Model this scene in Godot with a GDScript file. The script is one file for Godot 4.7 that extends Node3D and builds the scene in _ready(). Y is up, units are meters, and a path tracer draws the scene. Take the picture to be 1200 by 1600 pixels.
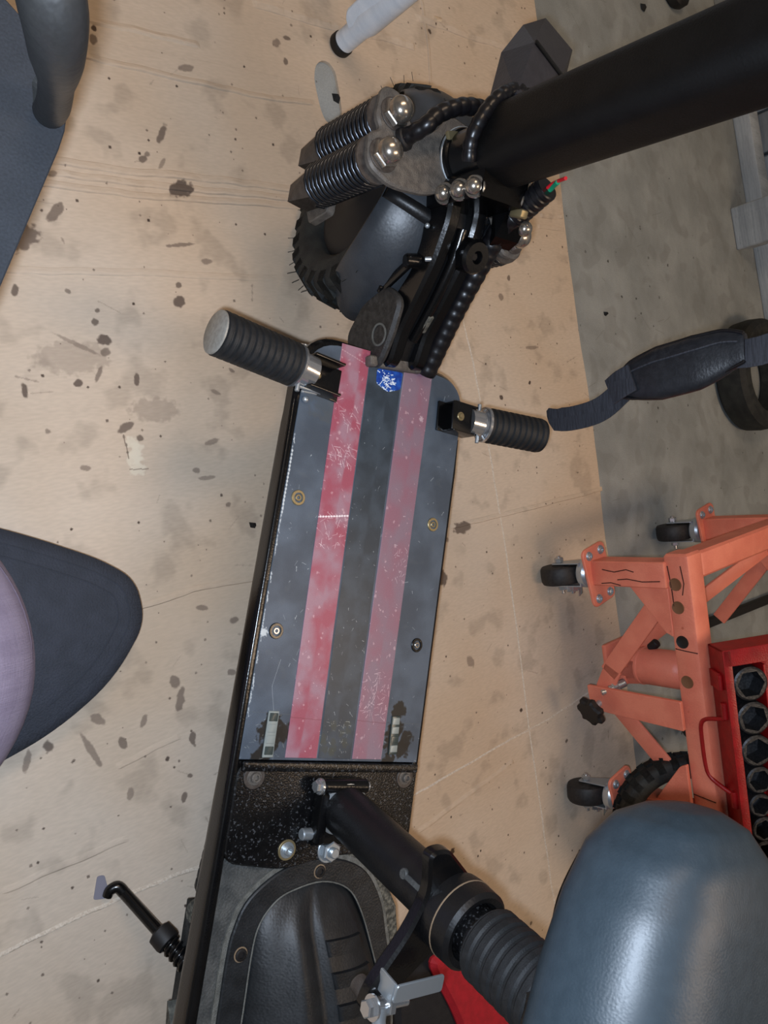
extends Node3D
# A workshop floor seen from above: an electric scooter on flattened cardboard, a work stand, sockets, a cap, seats.
# y is up, metres. The scooter is built in its own axes: x to its right, y up, z towards its rear.

var M := {}
var taken := {}
var rng := RandomNumberGenerator.new()

func _ready() -> void:
	rng.seed = 7
	camera_and_light()
	materials()
	room()
	cardboard()
	scooter()
	work_stand()
	socket_case()
	side_things()
	small_things()

func camera_and_light() -> void:
	var cam := Camera3D.new()
	cam.name = "camera"
	cam.fov = 67.38
	cam.near = 0.02
	cam.far = 40.0
	cam.transform = Transform3D(Basis(Vector3(0.788184, 0.615108, 0.020201), Vector3(0, 0.032823, -0.999461), Vector3(-0.615440, 0.787759, 0.025871)), Vector3(0, 1, 0))
	add_child(cam)
	cam.current = true
	var env := Environment.new()
	env.background_mode = Environment.BG_COLOR
	env.background_color = Color(0.02, 0.02, 0.02)
	env.tonemap_mode = Environment.TONE_MAPPER_LINEAR
	env.tonemap_exposure = 1.01
	env.sdfgi_enabled = true
	env.ssao_enabled = true
	env.ssil_enabled = true
	var we := WorldEnvironment.new()
	we.name = "surroundings"
	we.environment = env
	add_child(we)
	# the flash of the phone that takes the picture: a small cool source two centimetres from the lens
	var fl := OmniLight3D.new()
	fl.name = "phone_flash"
	fl.position = cam.transform * Vector3(-0.014, -0.016, 0.004)
	fl.light_color = Color(0.86, 0.92, 1.0)
	fl.light_energy = FLASH
	fl.light_size = 0.003
	fl.omni_range = 12.0
	fl.omni_attenuation = 2.0
	fl.shadow_enabled = true
	add_child(fl)
	# two warm lamps under the ceiling light the room
	for s in LAMPS:
		var a := AreaLight3D.new()
		a.name = "ceiling_lamp_light"
		a.area_size = Vector2(1.2, 0.5)
		a.light_color = Color(1.0, 0.875, 0.745)
		a.light_energy = s[1]
		a.area_range = 14.0
		a.area_attenuation = 2.0
		a.shadow_enabled = true
		a.position = s[0]
		a.rotation_degrees = Vector3(-90, 15, 0)
		add_child(a, true)

const FLASH := 0.98
const LAMPS := [[Vector3(1.55, 2.60, 0.55), 1.75], [Vector3(0.1, 2.60, -1.5), 1.6]]

# ---------------------------------------------------------------- helpers: names, things, parts
func numbered(called: String) -> String:
	taken[called] = taken.get(called, -1) + 1
	return called if taken[called] == 0 else "%s_%03d" % [called, taken[called]]

func tag(o: Node, label: String, category: String, group := "") -> void:
	o.set_meta("label", label)
	o.set_meta("category", category)
	if group != "":
		o.set_meta("group", group)

func thing(called: String, label: String, category: String, at := Vector3.ZERO, turn := 0.0, group := "") -> Node3D:
	var o := Node3D.new()
	o.name = numbered(called)
	add_child(o)
	o.position = at
	o.rotation.y = turn
	tag(o, label, category, group)
	return o

func part(parent: Node, called: String, shapes: Array, m: Material, planar := Rect2(), label := "") -> MeshInstance3D:
	var o := MeshInstance3D.new()
	o.name = called
	o.mesh = mesh_of(shapes, planar)
	o.material_override = m
	parent.add_child(o, true)
	if label != "":
		o.set_meta("label", label)
	return o

func solo(called: String, label: String, category: String, shapes: Array, m: Material, group := "", planar := Rect2()) -> MeshInstance3D:
	var o := part(self, numbered(called), shapes, m, planar)
	tag(o, label, category, group)
	return o

func structure(called: String, shapes: Array, m: Material) -> MeshInstance3D:
	var o := part(self, called, shapes, m)
	o.set_meta("kind", "structure")
	return o

# ---------------------------------------------------------------- helpers: shapes
# A shape is a list of [triangle corners, smooth]; mesh_of turns every shape the right way out and commits them as one mesh.
func mesh_of(shapes: Array, planar := Rect2()) -> ArrayMesh:
	var st := SurfaceTool.new()
	st.begin(Mesh.PRIMITIVE_TRIANGLES)
	var group := 1
	var flat := planar.size != Vector2.ZERO
	for shape in shapes:
		var mid := Vector3.ZERO
		var n := 0
		for c in shape:
			for v in c[0]:
				mid += v
			n += c[0].size()
		if n == 0:
			continue
		mid /= n
		var vol := 0.0
		for c in shape:
			var t: PackedVector3Array = c[0]
			for i in range(0, t.size(), 3):
				vol += (t[i] - mid).dot((t[i + 1] - mid).cross(t[i + 2] - mid))
		for c in shape:
			var t: PackedVector3Array = c[0]
			st.set_smooth_group(group if c[1] else -1)
			group += 1
			for i in range(0, t.size(), 3):
				for k in ([0, 2, 1] if vol > 0.0 else [0, 1, 2]):
					if flat:
						st.set_uv(Vector2((t[i + k].x - planar.position.x) / planar.size.x, (t[i + k].z - planar.position.y) / planar.size.y))
					st.add_vertex(t[i + k])
	st.generate_normals()
	if flat:
		st.generate_tangents()
	return st.commit()

func moved(shape: Array, xf: Transform3D) -> Array:
	var out := []
	for c in shape:
		out.append([xf * (c[0] as PackedVector3Array), c[1]])
	return out

func axes(z: Vector3, hint := Vector3.UP) -> Basis:
	z = z.normalized()
	if absf(z.dot(hint)) > 0.98:
		hint = Vector3(1, 0, 0)
	var x := hint.cross(z).normalized()
	return Basis(x, z.cross(x), z)

func quad(t: PackedVector3Array, a: Vector3, b: Vector3, c: Vector3, d: Vector3) -> void:
	t.append_array([a, b, c, a, c, d])

# rings of equal length joined one after another; closed: each ring is a loop
func loft(rings: Array, closed := true, caps := true, round_trip := false) -> Array:
	var t := PackedVector3Array()
	var m := rings.size()
	for i in (m if round_trip else m - 1):
		var a: PackedVector3Array = rings[i]
		var b: PackedVector3Array = rings[(i + 1) % m]
		var n := a.size()
		for k in (n if closed else n - 1):
			quad(t, a[k], a[(k + 1) % n], b[(k + 1) % n], b[k])
	var out := [[t, true]]
	if caps and closed and not round_trip:
		for e in [0, m - 1]:
			var r: PackedVector3Array = rings[e]
			var mid := Vector3.ZERO
			for v in r:
				mid += v
			mid /= r.size()
			var f := PackedVector3Array()
			for k in r.size():
				if e == 0:
					f.append_array([mid, r[(k + 1) % r.size()], r[k]])
				else:
					f.append_array([mid, r[k], r[(k + 1) % r.size()]])
			out.append([f, false])
	return out

# a tube along points; rad: one radius or one for each point
func tube(pts: Array, rad, n := 12, caps := true) -> Array:
	var rings := []
	var x := Vector3.ZERO
	for i in pts.size():
		var d: Vector3 = (pts[mini(i + 1, pts.size() - 1)] - pts[maxi(i - 1, 0)]).normalized()
		if i == 0:
			x = axes(d).x
		x = (x - d * x.dot(d)).normalized()
		var y := d.cross(x)
		var r: float = rad[i] if rad is Array else rad
		var ring := PackedVector3Array()
		for k in n:
			var a := TAU * k / n
			ring.append(pts[i] + (x * cos(a) + y * sin(a)) * r)
		rings.append(ring)
	return loft(rings, true, caps)

func curve(pts: Array, per := 6) -> Array:
	var out := []
	for i in pts.size() - 1:
		var a: Vector3 = pts[maxi(i - 1, 0)]
		var d: Vector3 = pts[mini(i + 2, pts.size() - 1)]
		for k in per:
			out.append((pts[i] as Vector3).cubic_interpolate(pts[i + 1], a, d, float(k) / per))
	out.append(pts[-1])
	return out

func bar(a: Vector3, b: Vector3, r: float, n := 12) -> Array:
	return lathe([[0, 0], [r * 0.8, 0], [r, r * 0.2], [r, a.distance_to(b) - r * 0.2], [r * 0.8, a.distance_to(b)], [0, a.distance_to(b)]], a, b - a, n)

# prof: [radius, height along axis] pairs turned round the axis through o; edges sharper than 35 degrees stay sharp
func lathe(prof: Array, o: Vector3, ax: Vector3, n := 24) -> Array:
	var b := axes(ax)
	var out := []
	var t := PackedVector3Array()
	for i in prof.size() - 1:
		var p := Vector2(prof[i][0], prof[i][1])
		var q := Vector2(prof[i + 1][0], prof[i + 1][1])
		if i > 0:
			var before := p - Vector2(prof[i - 1][0], prof[i - 1][1])
			if absf(before.angle_to(q - p)) > 0.6:
				out.append([t, true])
				t = PackedVector3Array()
		for k in n:
			var u := Vector3(cos(TAU * k / n), sin(TAU * k / n), 0)
			var w := Vector3(cos(TAU * (k + 1) / n), sin(TAU * (k + 1) / n), 0)
			var v0 := o + b * (u * p.x + Vector3(0, 0, p.y))
			var v1 := o + b * (w * p.x + Vector3(0, 0, p.y))
			var v2 := o + b * (w * q.x + Vector3(0, 0, q.y))
			var v3 := o + b * (u * q.x + Vector3(0, 0, q.y))
			if p.x > 1e-6:
				t.append_array([v0, v1, v2])
			if q.x > 1e-6:
				t.append_array([v0, v2, v3])
	out.append([t, true])
	return out

func inset(poly: PackedVector2Array, d: float) -> PackedVector2Array:
	var n := poly.size()
	var area := 0.0
	for i in n:
		area += poly[i].cross(poly[(i + 1) % n])
	var s := signf(area)
	var out := PackedVector2Array()
	for i in n:
		var e := (poly[i] - poly[(i + n - 1) % n]).normalized()
		var f := (poly[(i + 1) % n] - poly[i]).normalized()
		var ne := Vector2(-e.y, e.x) * s
		var nf := Vector2(-f.y, f.x) * s
		out.append(poly[i] + (ne + nf) * d / maxf(1.0 + ne.dot(nf), 0.3))
	return out

# a polygon in local xy drawn out along local z from a to b, its rims bevelled by bev
func prism(poly: PackedVector2Array, a: float, b: float, xf := Transform3D(), bev := 0.0) -> Array:
	var n := poly.size()
	var small := inset(poly, bev) if bev > 0 else poly
	var tri := Geometry2D.triangulate_polygon(small)
	while tri.is_empty() and bev > 0.0001:      # too deep a bevel for the corners: take half
		bev *= 0.5
		small = inset(poly, bev)
		tri = Geometry2D.triangulate_polygon(small)
	var out := []
	for e in 2:
		var z := a if e == 0 else b
		var f := PackedVector3Array()
		for i in range(0, tri.size(), 3):
			var order := [0, 1, 2] if e == 1 else [0, 2, 1]
			for k in order:
				var p := small[tri[i + k]]
				f.append(xf * Vector3(p.x, p.y, z))
		out.append([f, false])
	# triangulate_polygon keeps the polygon's own turn: match the caps to the sides
	var area := 0.0
	for i in n:
		area += poly[i].cross(poly[(i + 1) % n])
	var ta := 0.0
	for i in range(0, tri.size(), 3):
		ta += (small[tri[i + 1]] - small[tri[i]]).cross(small[tri[i + 2]] - small[tri[i]])
	if signf(ta) < 0:
		for c in out:
			var f: PackedVector3Array = c[0]
			for i in range(0, f.size(), 3):
				var s := f[i + 1]
				f[i + 1] = f[i + 2]
				f[i + 2] = s
			c[0] = f
	var levels := [[small, a], [poly, a + bev], [poly, b - bev], [small, b]] if bev > 0 else [[poly, a], [poly, b]]
	# begin at the sharpest corner so that smooth runs are not cut
	var start := 0
	var sharpest := 0.0
	var turns := []
	for i in n:
		var g := absf((poly[i] - poly[(i + n - 1) % n]).angle_to(poly[(i + 1) % n] - poly[i]))
		turns.append(g)
		if g > sharpest:
			sharpest = g
			start = i
	for l in levels.size() - 1:
		var p0: PackedVector2Array = levels[l][0]
		var p1: PackedVector2Array = levels[l + 1][0]
		var t := PackedVector3Array()
		for q in n:
			var i := (start + q) % n
			var j := (i + 1) % n
			if q > 0 and turns[i] > 0.55:
				out.append([t, true])
				t = PackedVector3Array()
			var v := [xf * Vector3(p0[i].x, p0[i].y, levels[l][1]), xf * Vector3(p0[j].x, p0[j].y, levels[l][1]), xf * Vector3(p1[j].x, p1[j].y, levels[l + 1][1]), xf * Vector3(p1[i].x, p1[i].y, levels[l + 1][1])]
			if area > 0:
				quad(t, v[0], v[1], v[2], v[3])
			else:
				quad(t, v[0], v[3], v[2], v[1])
		out.append([t, true])
	return out

func rrect(w: float, h: float, r: float, n := 4) -> PackedVector2Array:
	var out := PackedVector2Array()
	for c in 4:
		var o := Vector2((w / 2 - r) * [1, -1, -1, 1][c], (h / 2 - r) * [1, 1, -1, -1][c])
		for k in n + 1:
			out.append(o + Vector2.from_angle(PI / 2 * (c + float(k) / n)) * r)
	return out

func poly(flat: Array) -> PackedVector2Array:
	var out := PackedVector2Array()
	for i in range(0, flat.size(), 2):
		out.append(Vector2(flat[i], flat[i + 1]))
	return out

func rounded(p: PackedVector2Array, r: float, n := 4) -> PackedVector2Array:
	var out := PackedVector2Array()
	var m := p.size()
	for i in m:
		var a := p[(i + m - 1) % m]
		var c := p[(i + 1) % m]
		var d := minf(r, minf(p[i].distance_to(a), p[i].distance_to(c)) * 0.45)
		var s := p[i] + (a - p[i]).normalized() * d
		var e := p[i] + (c - p[i]).normalized() * d
		for k in n + 1:
			var f := float(k) / n
			out.append(s.lerp(p[i], f).lerp(p[i].lerp(e, f), f))
	return out

func box(c: Vector3, s: Vector3, b := Basis(), bev := 0.0015) -> Array:
	var r := minf(bev, minf(s.x, minf(s.y, s.z)) * 0.3)
	return prism(rrect(s.x, s.y, r, 2), -s.z / 2, s.z / 2, Transform3D(b, c), r * 0.7)

# a rectangular bar from a to b, w across and h along the hint
func beam(a: Vector3, b: Vector3, w: float, h: float, hint := Vector3.UP, bev := 0.002) -> Array:
	return prism(rrect(w, h, minf(bev, minf(w, h) * 0.3), 2), 0, a.distance_to(b), Transform3D(axes(b - a, hint), a), minf(bev * 0.7, minf(w, h) * 0.2))

# a plate standing across x: outline in (z, y), from x = a to x = b
func side_plate(flat: Array, a: float, b: float, bev := 0.0015, r := 0.006) -> Array:
	return prism(rounded(poly(flat), r), a, b, Transform3D(Basis(Vector3(0, 0, 1), Vector3(0, 1, 0), Vector3(-1, 0, 0)) * Basis.from_scale(Vector3(1, 1, -1)), Vector3.ZERO), bev)

# a plate lying flat: outline in (x, z), from y = a to y = b
func flat_plate(p: PackedVector2Array, a: float, b: float, bev := 0.0015) -> Array:
	return prism(p, a, b, Transform3D(Basis(Vector3(1, 0, 0), Vector3(0, 0, 1), Vector3(0, 1, 0)), Vector3.ZERO), bev)

func hull(pts: Array) -> Array:
	var t := PackedVector3Array()
	var n := pts.size()
	for i in n:
		for j in range(i + 1, n):
			for k in range(j + 1, n):
				var nn: Vector3 = (pts[j] - pts[i]).cross(pts[k] - pts[i])
				if nn.length() < 1e-9:
					continue
				nn = nn.normalized()
				var lo := 0.0
				var hi := 0.0
				for v in pts:
					var s: float = nn.dot(v - pts[i])
					lo = minf(lo, s)
					hi = maxf(hi, s)
				if hi < 1e-6:
					t.append_array([pts[i], pts[j], pts[k]])
				elif lo > -1e-6:
					t.append_array([pts[i], pts[k], pts[j]])
	return [[t, false]]

func hexbolt(o: Vector3, ax: Vector3, r: float, h: float) -> Array:
	var hex := PackedVector2Array()
	for k in 6:
		hex.append(Vector2.from_angle(TAU * k / 6) * r)
	return prism(hex, 0, h, Transform3D(axes(ax), o), h * 0.15)

func washer(o: Vector3, ax: Vector3, r: float, h: float, hole := 0.0) -> Array:
	if hole > 0:
		return lathe([[hole, 0], [r, 0], [r, h * 0.7], [r - h * 0.3, h], [hole, h], [hole, 0]], o, ax, 24)
	return lathe([[0, 0], [r, 0], [r, h * 0.7], [r - h * 0.3, h], [0, h]], o, ax, 24)

func acorn(o: Vector3, ax: Vector3, r: float) -> Array:
	var prof := [[0, r * 0.55], [r * 0.92, r * 0.55]]
	for k in 7:
		prof.append([r * 0.92 * cos(PI / 2 * k / 6), r * (0.75 + 0.8 * sin(PI / 2 * k / 6))])
	return lathe(prof, o, ax, 20)

# a socket-head screw: head with a hexagon hole
func socket_screw(o: Vector3, ax: Vector3, r: float, h: float) -> Array:
	return lathe([[0, h * 0.3], [r * 0.5, h * 0.3], [r * 0.55, h], [r * 0.85, h], [r, h * 0.8], [r, 0], [0, 0]], o, ax, 12)

func coil(a: Vector3, b: Vector3, r: float, wire: float, turns: int) -> Array:
	var f := axes(b - a)
	var pts := []
	for k in turns * 14 + 1:
		var q := float(k) / (turns * 14)
		pts.append(a.lerp(b, q) + f.x * cos(TAU * turns * q) * r + f.y * sin(TAU * turns * q) * r)
	return tube(pts, wire, 6)

# a cable with a spiral wrap: the radius swells turn by turn
func wrapped(pts: Array, r: float, pitch: float) -> Array:
	var line := curve(pts, 24)
	var out := []
	var along := 0.0
	for i in line.size():
		if i > 0:
			along += line[i].distance_to(line[i - 1])
		out.append(r * (0.92 + 0.10 * absf(sin(PI * along / pitch))))
	return tube(line, out, 12)

# a ribbed rubber sleeve from a to b
func ribbed(a: Vector3, b: Vector3, r: float, ribs: int, deep: float) -> Array:
	var l := a.distance_to(b)
	var prof := [[0.0, 0.0], [r * 0.94, 0.0]]
	for k in ribs:
		var z := l * (k + 0.1) / ribs
		var w := l / ribs
		prof.append_array([[r - deep, z], [r, z + w * 0.18], [r, z + w * 0.66], [r - deep, z + w * 0.82]])
	prof.append_array([[r * 0.94, l], [0.0, l]])
	return lathe(prof, a, b - a, 28)

func V(x: float, y: float, z: float) -> Vector3:
	return Vector3(x, y, z)

# ---------------------------------------------------------------- materials and computed textures
func noise(freq: float, seed: int, octaves := 4, kind := FastNoiseLite.TYPE_SIMPLEX_SMOOTH) -> FastNoiseLite:
	var n := FastNoiseLite.new()
	n.seed = seed
	n.frequency = freq
	n.noise_type = kind
	n.fractal_octaves = octaves
	return n

func grey(w: int, h: int, freq: float, seed: int, octaves := 4, squeeze := 1) -> PackedByteArray:
	# squeeze > 1: streaks along x
	var im := noise(freq, seed, octaves).get_seamless_image(w / squeeze, h)
	if squeeze > 1:
		im.resize(w, h, Image.INTERPOLATE_CUBIC)
	im.convert(Image.FORMAT_L8)
	return im.get_data()

# colour from a to b by coarse noise, fine noise laid over it, then flecks where a third noise is high
func mottled(w: int, h: int, a: Color, b: Color, freq: float, seed: int, fine := 0.08, fleck := Color(0, 0, 0, 0), much := 0.8, fleck_freq := 0.12, squeeze := 1) -> Image:
	var c := grey(w, h, freq, seed, 4, squeeze)
	var f := grey(w, h, 0.35, seed + 1, 2, squeeze)
	var s := grey(w, h, fleck_freq, seed + 2, 2) if fleck.a > 0 else c
	var px := PackedByteArray()
	px.resize(w * h * 3)
	for i in w * h:
		var t := c[i] / 255.0
		t = clampf((t - 0.25) * 2.0, 0, 1)
		var k := 1.0 + (f[i] / 255.0 - 0.5) * 2.0 * fine
		var q := clampf((s[i] / 255.0 - much) * 12.0, 0, 1) * fleck.a if fleck.a > 0 else 0.0
		px[i * 3] = int(clampf(lerpf(lerpf(a.r, b.r, t) * k, fleck.r, q), 0, 1) * 255)
		px[i * 3 + 1] = int(clampf(lerpf(lerpf(a.g, b.g, t) * k, fleck.g, q), 0, 1) * 255)
		px[i * 3 + 2] = int(clampf(lerpf(lerpf(a.b, b.b, t) * k, fleck.b, q), 0, 1) * 255)
	return Image.create_from_data(w, h, false, Image.FORMAT_RGB8, px)

func dab(im: Image, x: int, y: int, c: Color, a: float) -> void:
	if x >= 0 and y >= 0 and x < im.get_width() and y < im.get_height():
		im.set_pixel(x, y, im.get_pixel(x, y).lerp(c, a))

func stroke(im: Image, p: Vector2, q: Vector2, c: Color, a: float, wide := 1.0) -> void:
	var n := int(p.distance_to(q)) + 1
	for i in n + 1:
		var o := p.lerp(q, float(i) / n)
		var r := wide * (0.6 + 0.4 * sin(float(i) * 0.7))
		for dx in range(-int(ceil(r)), int(ceil(r)) + 1):
			for dy in range(-int(ceil(r)), int(ceil(r)) + 1):
				var d := Vector2(dx, dy).length()
				if d <= r:
					dab(im, int(o.x) + dx, int(o.y) + dy, c, a * (1.0 - 0.5 * d / maxf(r, 0.5)))

func spot(im: Image, p: Vector2, r: float, c: Color, a: float, jag: FastNoiseLite) -> void:
	for dx in range(-int(r) - 2, int(r) + 3):
		for dy in range(-int(r) - 2, int(r) + 3):
			var d := Vector2(dx, dy).length() / r + jag.get_noise_2d(p.x + dx, p.y + dy) * 0.6
			if d < 1:
				dab(im, int(p.x) + dx, int(p.y) + dy, c, a * clampf((1 - d) * 4, 0, 1))

func nicks(im: Image, n: int, c: Color, lo: Rect2, long: float, lean := 0.6) -> void:
	for i in n:
		var p := lo.position + Vector2(rng.randf(), rng.randf()) * lo.size
		var v := Vector2.from_angle(lean + rng.randfn() * 0.7) * long * rng.randf()
		stroke(im, p, p + v, c, rng.randf_range(0.3, 0.9), rng.randf_range(0.3, 1.1))

func texture(im: Image) -> ImageTexture:
	im.generate_mipmaps()
	return ImageTexture.create_from_image(im)

func bumps(w: int, freq: float, seed: int, deep: float, kind := FastNoiseLite.TYPE_SIMPLEX_SMOOTH, squeeze := 1) -> ImageTexture:
	var im := noise(freq, seed, 3, kind).get_seamless_image(w / squeeze, w)
	if squeeze > 1:
		im.resize(w, w, Image.INTERPOLATE_CUBIC)
	im.convert(Image.FORMAT_RGB8)
	im.bump_map_to_normal_map(deep)
	return texture(im)

func mat(called: String, c: Color, rough: float, metal := 0.0, spec := 0.5) -> StandardMaterial3D:
	var m := StandardMaterial3D.new()
	m.resource_name = called
	m.albedo_color = c
	m.roughness = rough
	m.metallic = metal
	m.metallic_specular = spec
	M[called] = m
	return m

# a material that carries computed pictures, mapped from three sides: size is metres for one repeat
func wrap_mat(called: String, rough: float, picture: Image, size: float, bump: ImageTexture = null, deep := 1.0, metal := 0.0, spec := 0.5) -> StandardMaterial3D:
	var m := mat(called, Color.WHITE, rough, metal, spec)
	if picture:
		m.albedo_texture = texture(picture)
	m.uv1_triplanar = true
	m.uv1_scale = Vector3.ONE / size
	if bump:
		m.normal_enabled = true
		m.normal_texture = bump
		m.normal_scale = deep
	return m

func materials() -> void:
	var fine := bumps(256, 0.25, 31, 3.0)
	var cells := bumps(256, 0.11, 32, 4.0, FastNoiseLite.TYPE_CELLULAR)
	var scratchy := bumps(256, 0.2, 33, 2.0, FastNoiseLite.TYPE_SIMPLEX_SMOOTH, 16)
	# black plastics, paints, rubbers
	wrap_mat("gloss_black", 0.22, mottled(256, 256, Color(0.035, 0.036, 0.04), Color(0.05, 0.05, 0.055), 0.02, 1, 0.1, Color(0.30, 0.29, 0.28, 0.30), 0.88, 0.2), 0.2, fine, 0.06)
	wrap_mat("dusty_black", 0.30, mottled(512, 512, Color(0.03, 0.03, 0.035), Color(0.06, 0.06, 0.065), 0.02, 3, 0.1, Color(0.40, 0.41, 0.42, 0.62), 0.68, 0.06), 0.16, fine, 0.15)
	wrap_mat("satin_black", 0.42, mottled(256, 256, Color(0.05, 0.05, 0.055), Color(0.075, 0.075, 0.08), 0.02, 5, 0.1), 0.2, fine, 0.12)
	wrap_mat("stem_black", 0.5, mottled(256, 256, Color(0.035, 0.033, 0.033), Color(0.05, 0.047, 0.047), 0.02, 6, 0.1), 0.2, fine, 0.1, 0.0, 0.35)
	wrap_mat("fender_plastic", 0.40, mottled(512, 512, Color(0.175, 0.188, 0.205), Color(0.215, 0.228, 0.245), 0.012, 7, 0.15, Color(0.36, 0.36, 0.34, 0.21), 0.76, 0.16), 0.25, fine, 0.08)
	wrap_mat("rear_plastic", 0.50, mottled(512, 512, Color(0.085, 0.095, 0.105), Color(0.13, 0.14, 0.15), 0.014, 9, 0.12, Color(0.40, 0.42, 0.42, 0.42), 0.83, 0.14), 0.22, fine, 0.15)
	wrap_mat("dull_grey_plastic", 0.62, mottled(512, 512, Color(0.22, 0.225, 0.222), Color(0.32, 0.32, 0.31), 0.012, 11, 0.15, Color(0.50, 0.49, 0.46, 0.30), 0.80, 0.1), 0.25, fine, 0.3)
	wrap_mat("light_grey_lip", 0.7, mottled(256, 256, Color(0.33, 0.33, 0.31), Color(0.42, 0.42, 0.40), 0.03, 13, 0.15), 0.12, fine, 0.4)
	wrap_mat("muddy_grey", 0.8, mottled(256, 256, Color(0.20, 0.20, 0.18), Color(0.42, 0.41, 0.37), 0.04, 15, 0.3), 0.08, cells, 0.9)
	wrap_mat("dirty_metal", 0.55, mottled(512, 512, Color(0.31, 0.29, 0.27), Color(0.385, 0.36, 0.33), 0.02, 17, 0.12, Color(0.45, 0.43, 0.40, 0.24), 0.84, 0.1), 0.14, fine, 0.4)
	wrap_mat("dirty_black", 0.6, mottled(256, 256, Color(0.11, 0.105, 0.10), Color(0.20, 0.19, 0.18), 0.03, 18, 0.2, Color(0.38, 0.36, 0.34, 0.4), 0.76, 0.08), 0.1, fine, 0.4)
	wrap_mat("brown_metal", 0.55, mottled(256, 256, Color(0.23, 0.20, 0.18), Color(0.29, 0.26, 0.235), 0.03, 19, 0.15), 0.1, fine, 0.3)
	wrap_mat("tire_rubber", 0.75, mottled(512, 512, Color(0.075, 0.08, 0.08), Color(0.16, 0.165, 0.15), 0.012, 21, 0.15, Color(0.33, 0.33, 0.30, 0.24), 0.83, 0.1), 0.2, fine, 0.3)
	wrap_mat("grip_rubber", 0.6, mottled(256, 256, Color(0.085, 0.088, 0.092), Color(0.13, 0.133, 0.138), 0.03, 23, 0.15), 0.1, fine, 0.25)
	wrap_mat("headlight_case", 0.42, mottled(256, 256, Color(0.19, 0.185, 0.20), Color(0.21, 0.205, 0.22), 0.03, 24, 0.08), 0.15, cells, 0.12)
	wrap_mat("cable_wrap", 0.33, mottled(256, 256, Color(0.055, 0.052, 0.06), Color(0.085, 0.08, 0.09), 0.04, 25, 0.1), 0.1)
	wrap_mat("leather", 0.44, mottled(512, 512, Color(0.155, 0.20, 0.23), Color(0.175, 0.22, 0.25), 0.02, 27, 0.08), 0.16, fine, 0.10)
	wrap_mat("strap_web", 0.65, mottled(256, 256, Color(0.12, 0.125, 0.145), Color(0.20, 0.205, 0.23), 0.05, 29, 0.2, Color(0, 0, 0, 0), 0.8, 0.1, 16), 0.03, scratchy, 0.5)
	wrap_mat("pad_leather", 0.38, mottled(256, 256, Color(0.10, 0.105, 0.12), Color(0.14, 0.145, 0.16), 0.03, 30, 0.1), 0.1, cells, 0.2)
	# metals
	mat("chrome", Color(0.80, 0.80, 0.80), 0.2, 0.85)
	mat("zinc", Color(0.72, 0.75, 0.77), 0.36, 0.75)
	mat("nickel", Color(0.70, 0.67, 0.63), 0.22, 0.9)
	mat("spring_steel", Color(0.27, 0.28, 0.30), 0.3, 0.9)
	wrap_mat("brushed_steel", 0.34, mottled(256, 256, Color(0.50, 0.50, 0.50), Color(0.66, 0.66, 0.65), 0.03, 41, 0.2, Color(0.3, 0.3, 0.3, 0.36), 0.81, 0.1, 8), 0.04, scratchy, 0.6, 1.0)
	wrap_mat("cap_steel", 0.5, mottled(256, 256, Color(0.58, 0.575, 0.55), Color(0.66, 0.655, 0.63), 0.03, 42, 0.05), 0.06, scratchy, 0.2, 0.35)
	wrap_mat("socket_steel", 0.45, mottled(256, 256, Color(0.20, 0.205, 0.215), Color(0.30, 0.305, 0.315), 0.03, 43, 0.2, Color(0.16, 0.15, 0.15, 0.30), 0.81, 0.06), 0.05, fine, 0.3, 0.8)
	mat("old_brass", Color(0.62, 0.56, 0.42), 0.4, 0.7)
	mat("rust_ring", Color(0.50, 0.42, 0.33), 0.8)
	# the stand and the case
	wrap_mat("orange_paint", 0.48, mottled(512, 512, Color(0.86, 0.47, 0.375), Color(0.90, 0.52, 0.415), 0.008, 45, 0.05, Color(0.55, 0.20, 0.11, 0.36), 0.89, 0.03), 0.30, fine, 0.12)
	mat("bare_hole", Color(0.46, 0.31, 0.20), 0.8)
	mat("crack", Color(0.22, 0.09, 0.05), 0.9)
	wrap_mat("red_paint", 0.40, mottled(256, 256, Color(0.52, 0.045, 0.06), Color(0.60, 0.06, 0.075), 0.02, 47, 0.08), 0.2, fine, 0.12)
	mat("knob_black", Color(0.07, 0.06, 0.06), 0.6)
	wrap_mat("caster_rubber", 0.6, mottled(256, 256, Color(0.085, 0.08, 0.082), Color(0.15, 0.14, 0.14), 0.03, 48, 0.15, Color(0.4, 0.38, 0.36, 0.36), 0.88, 0.1), 0.06, fine, 0.3)
	# cloths and the rest
	wrap_mat("cap_black", 0.9, mottled(512, 512, Color(0.165, 0.182, 0.216), Color(0.185, 0.202, 0.24), 0.012, 49, 0.14, Color(0.30, 0.31, 0.34, 0.30), 0.91, 0.05), 0.2, fine, 0.5)
	wrap_mat("cap_lavender", 0.95, mottled(512, 512, Color(0.50, 0.46, 0.54), Color(0.56, 0.52, 0.60), 0.008, 51, 0.10, Color(0, 0, 0, 0), 0.8, 0.1, 8), 0.10, scratchy, 0.5)
	mat("cap_seam", Color(0.40, 0.36, 0.42), 0.95)
	wrap_mat("seat_cloth", 0.85, mottled(256, 256, Color(0.135, 0.150, 0.172), Color(0.150, 0.165, 0.188), 0.015, 53, 0.16, Color(0.3, 0.31, 0.33, 0.24), 0.91, 0.06), 0.2, fine, 0.15)
	wrap_mat("arm_plastic", 0.48, mottled(256, 256, Color(0.13, 0.13, 0.13), Color(0.15, 0.15, 0.148), 0.02, 55, 0.12), 0.2, cells, 0.15)
	wrap_mat("bag_red", 0.75, mottled(256, 256, Color(0.60, 0.045, 0.11), Color(0.66, 0.06, 0.13), 0.02, 57, 0.08), 0.1, fine, 0.4)
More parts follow.
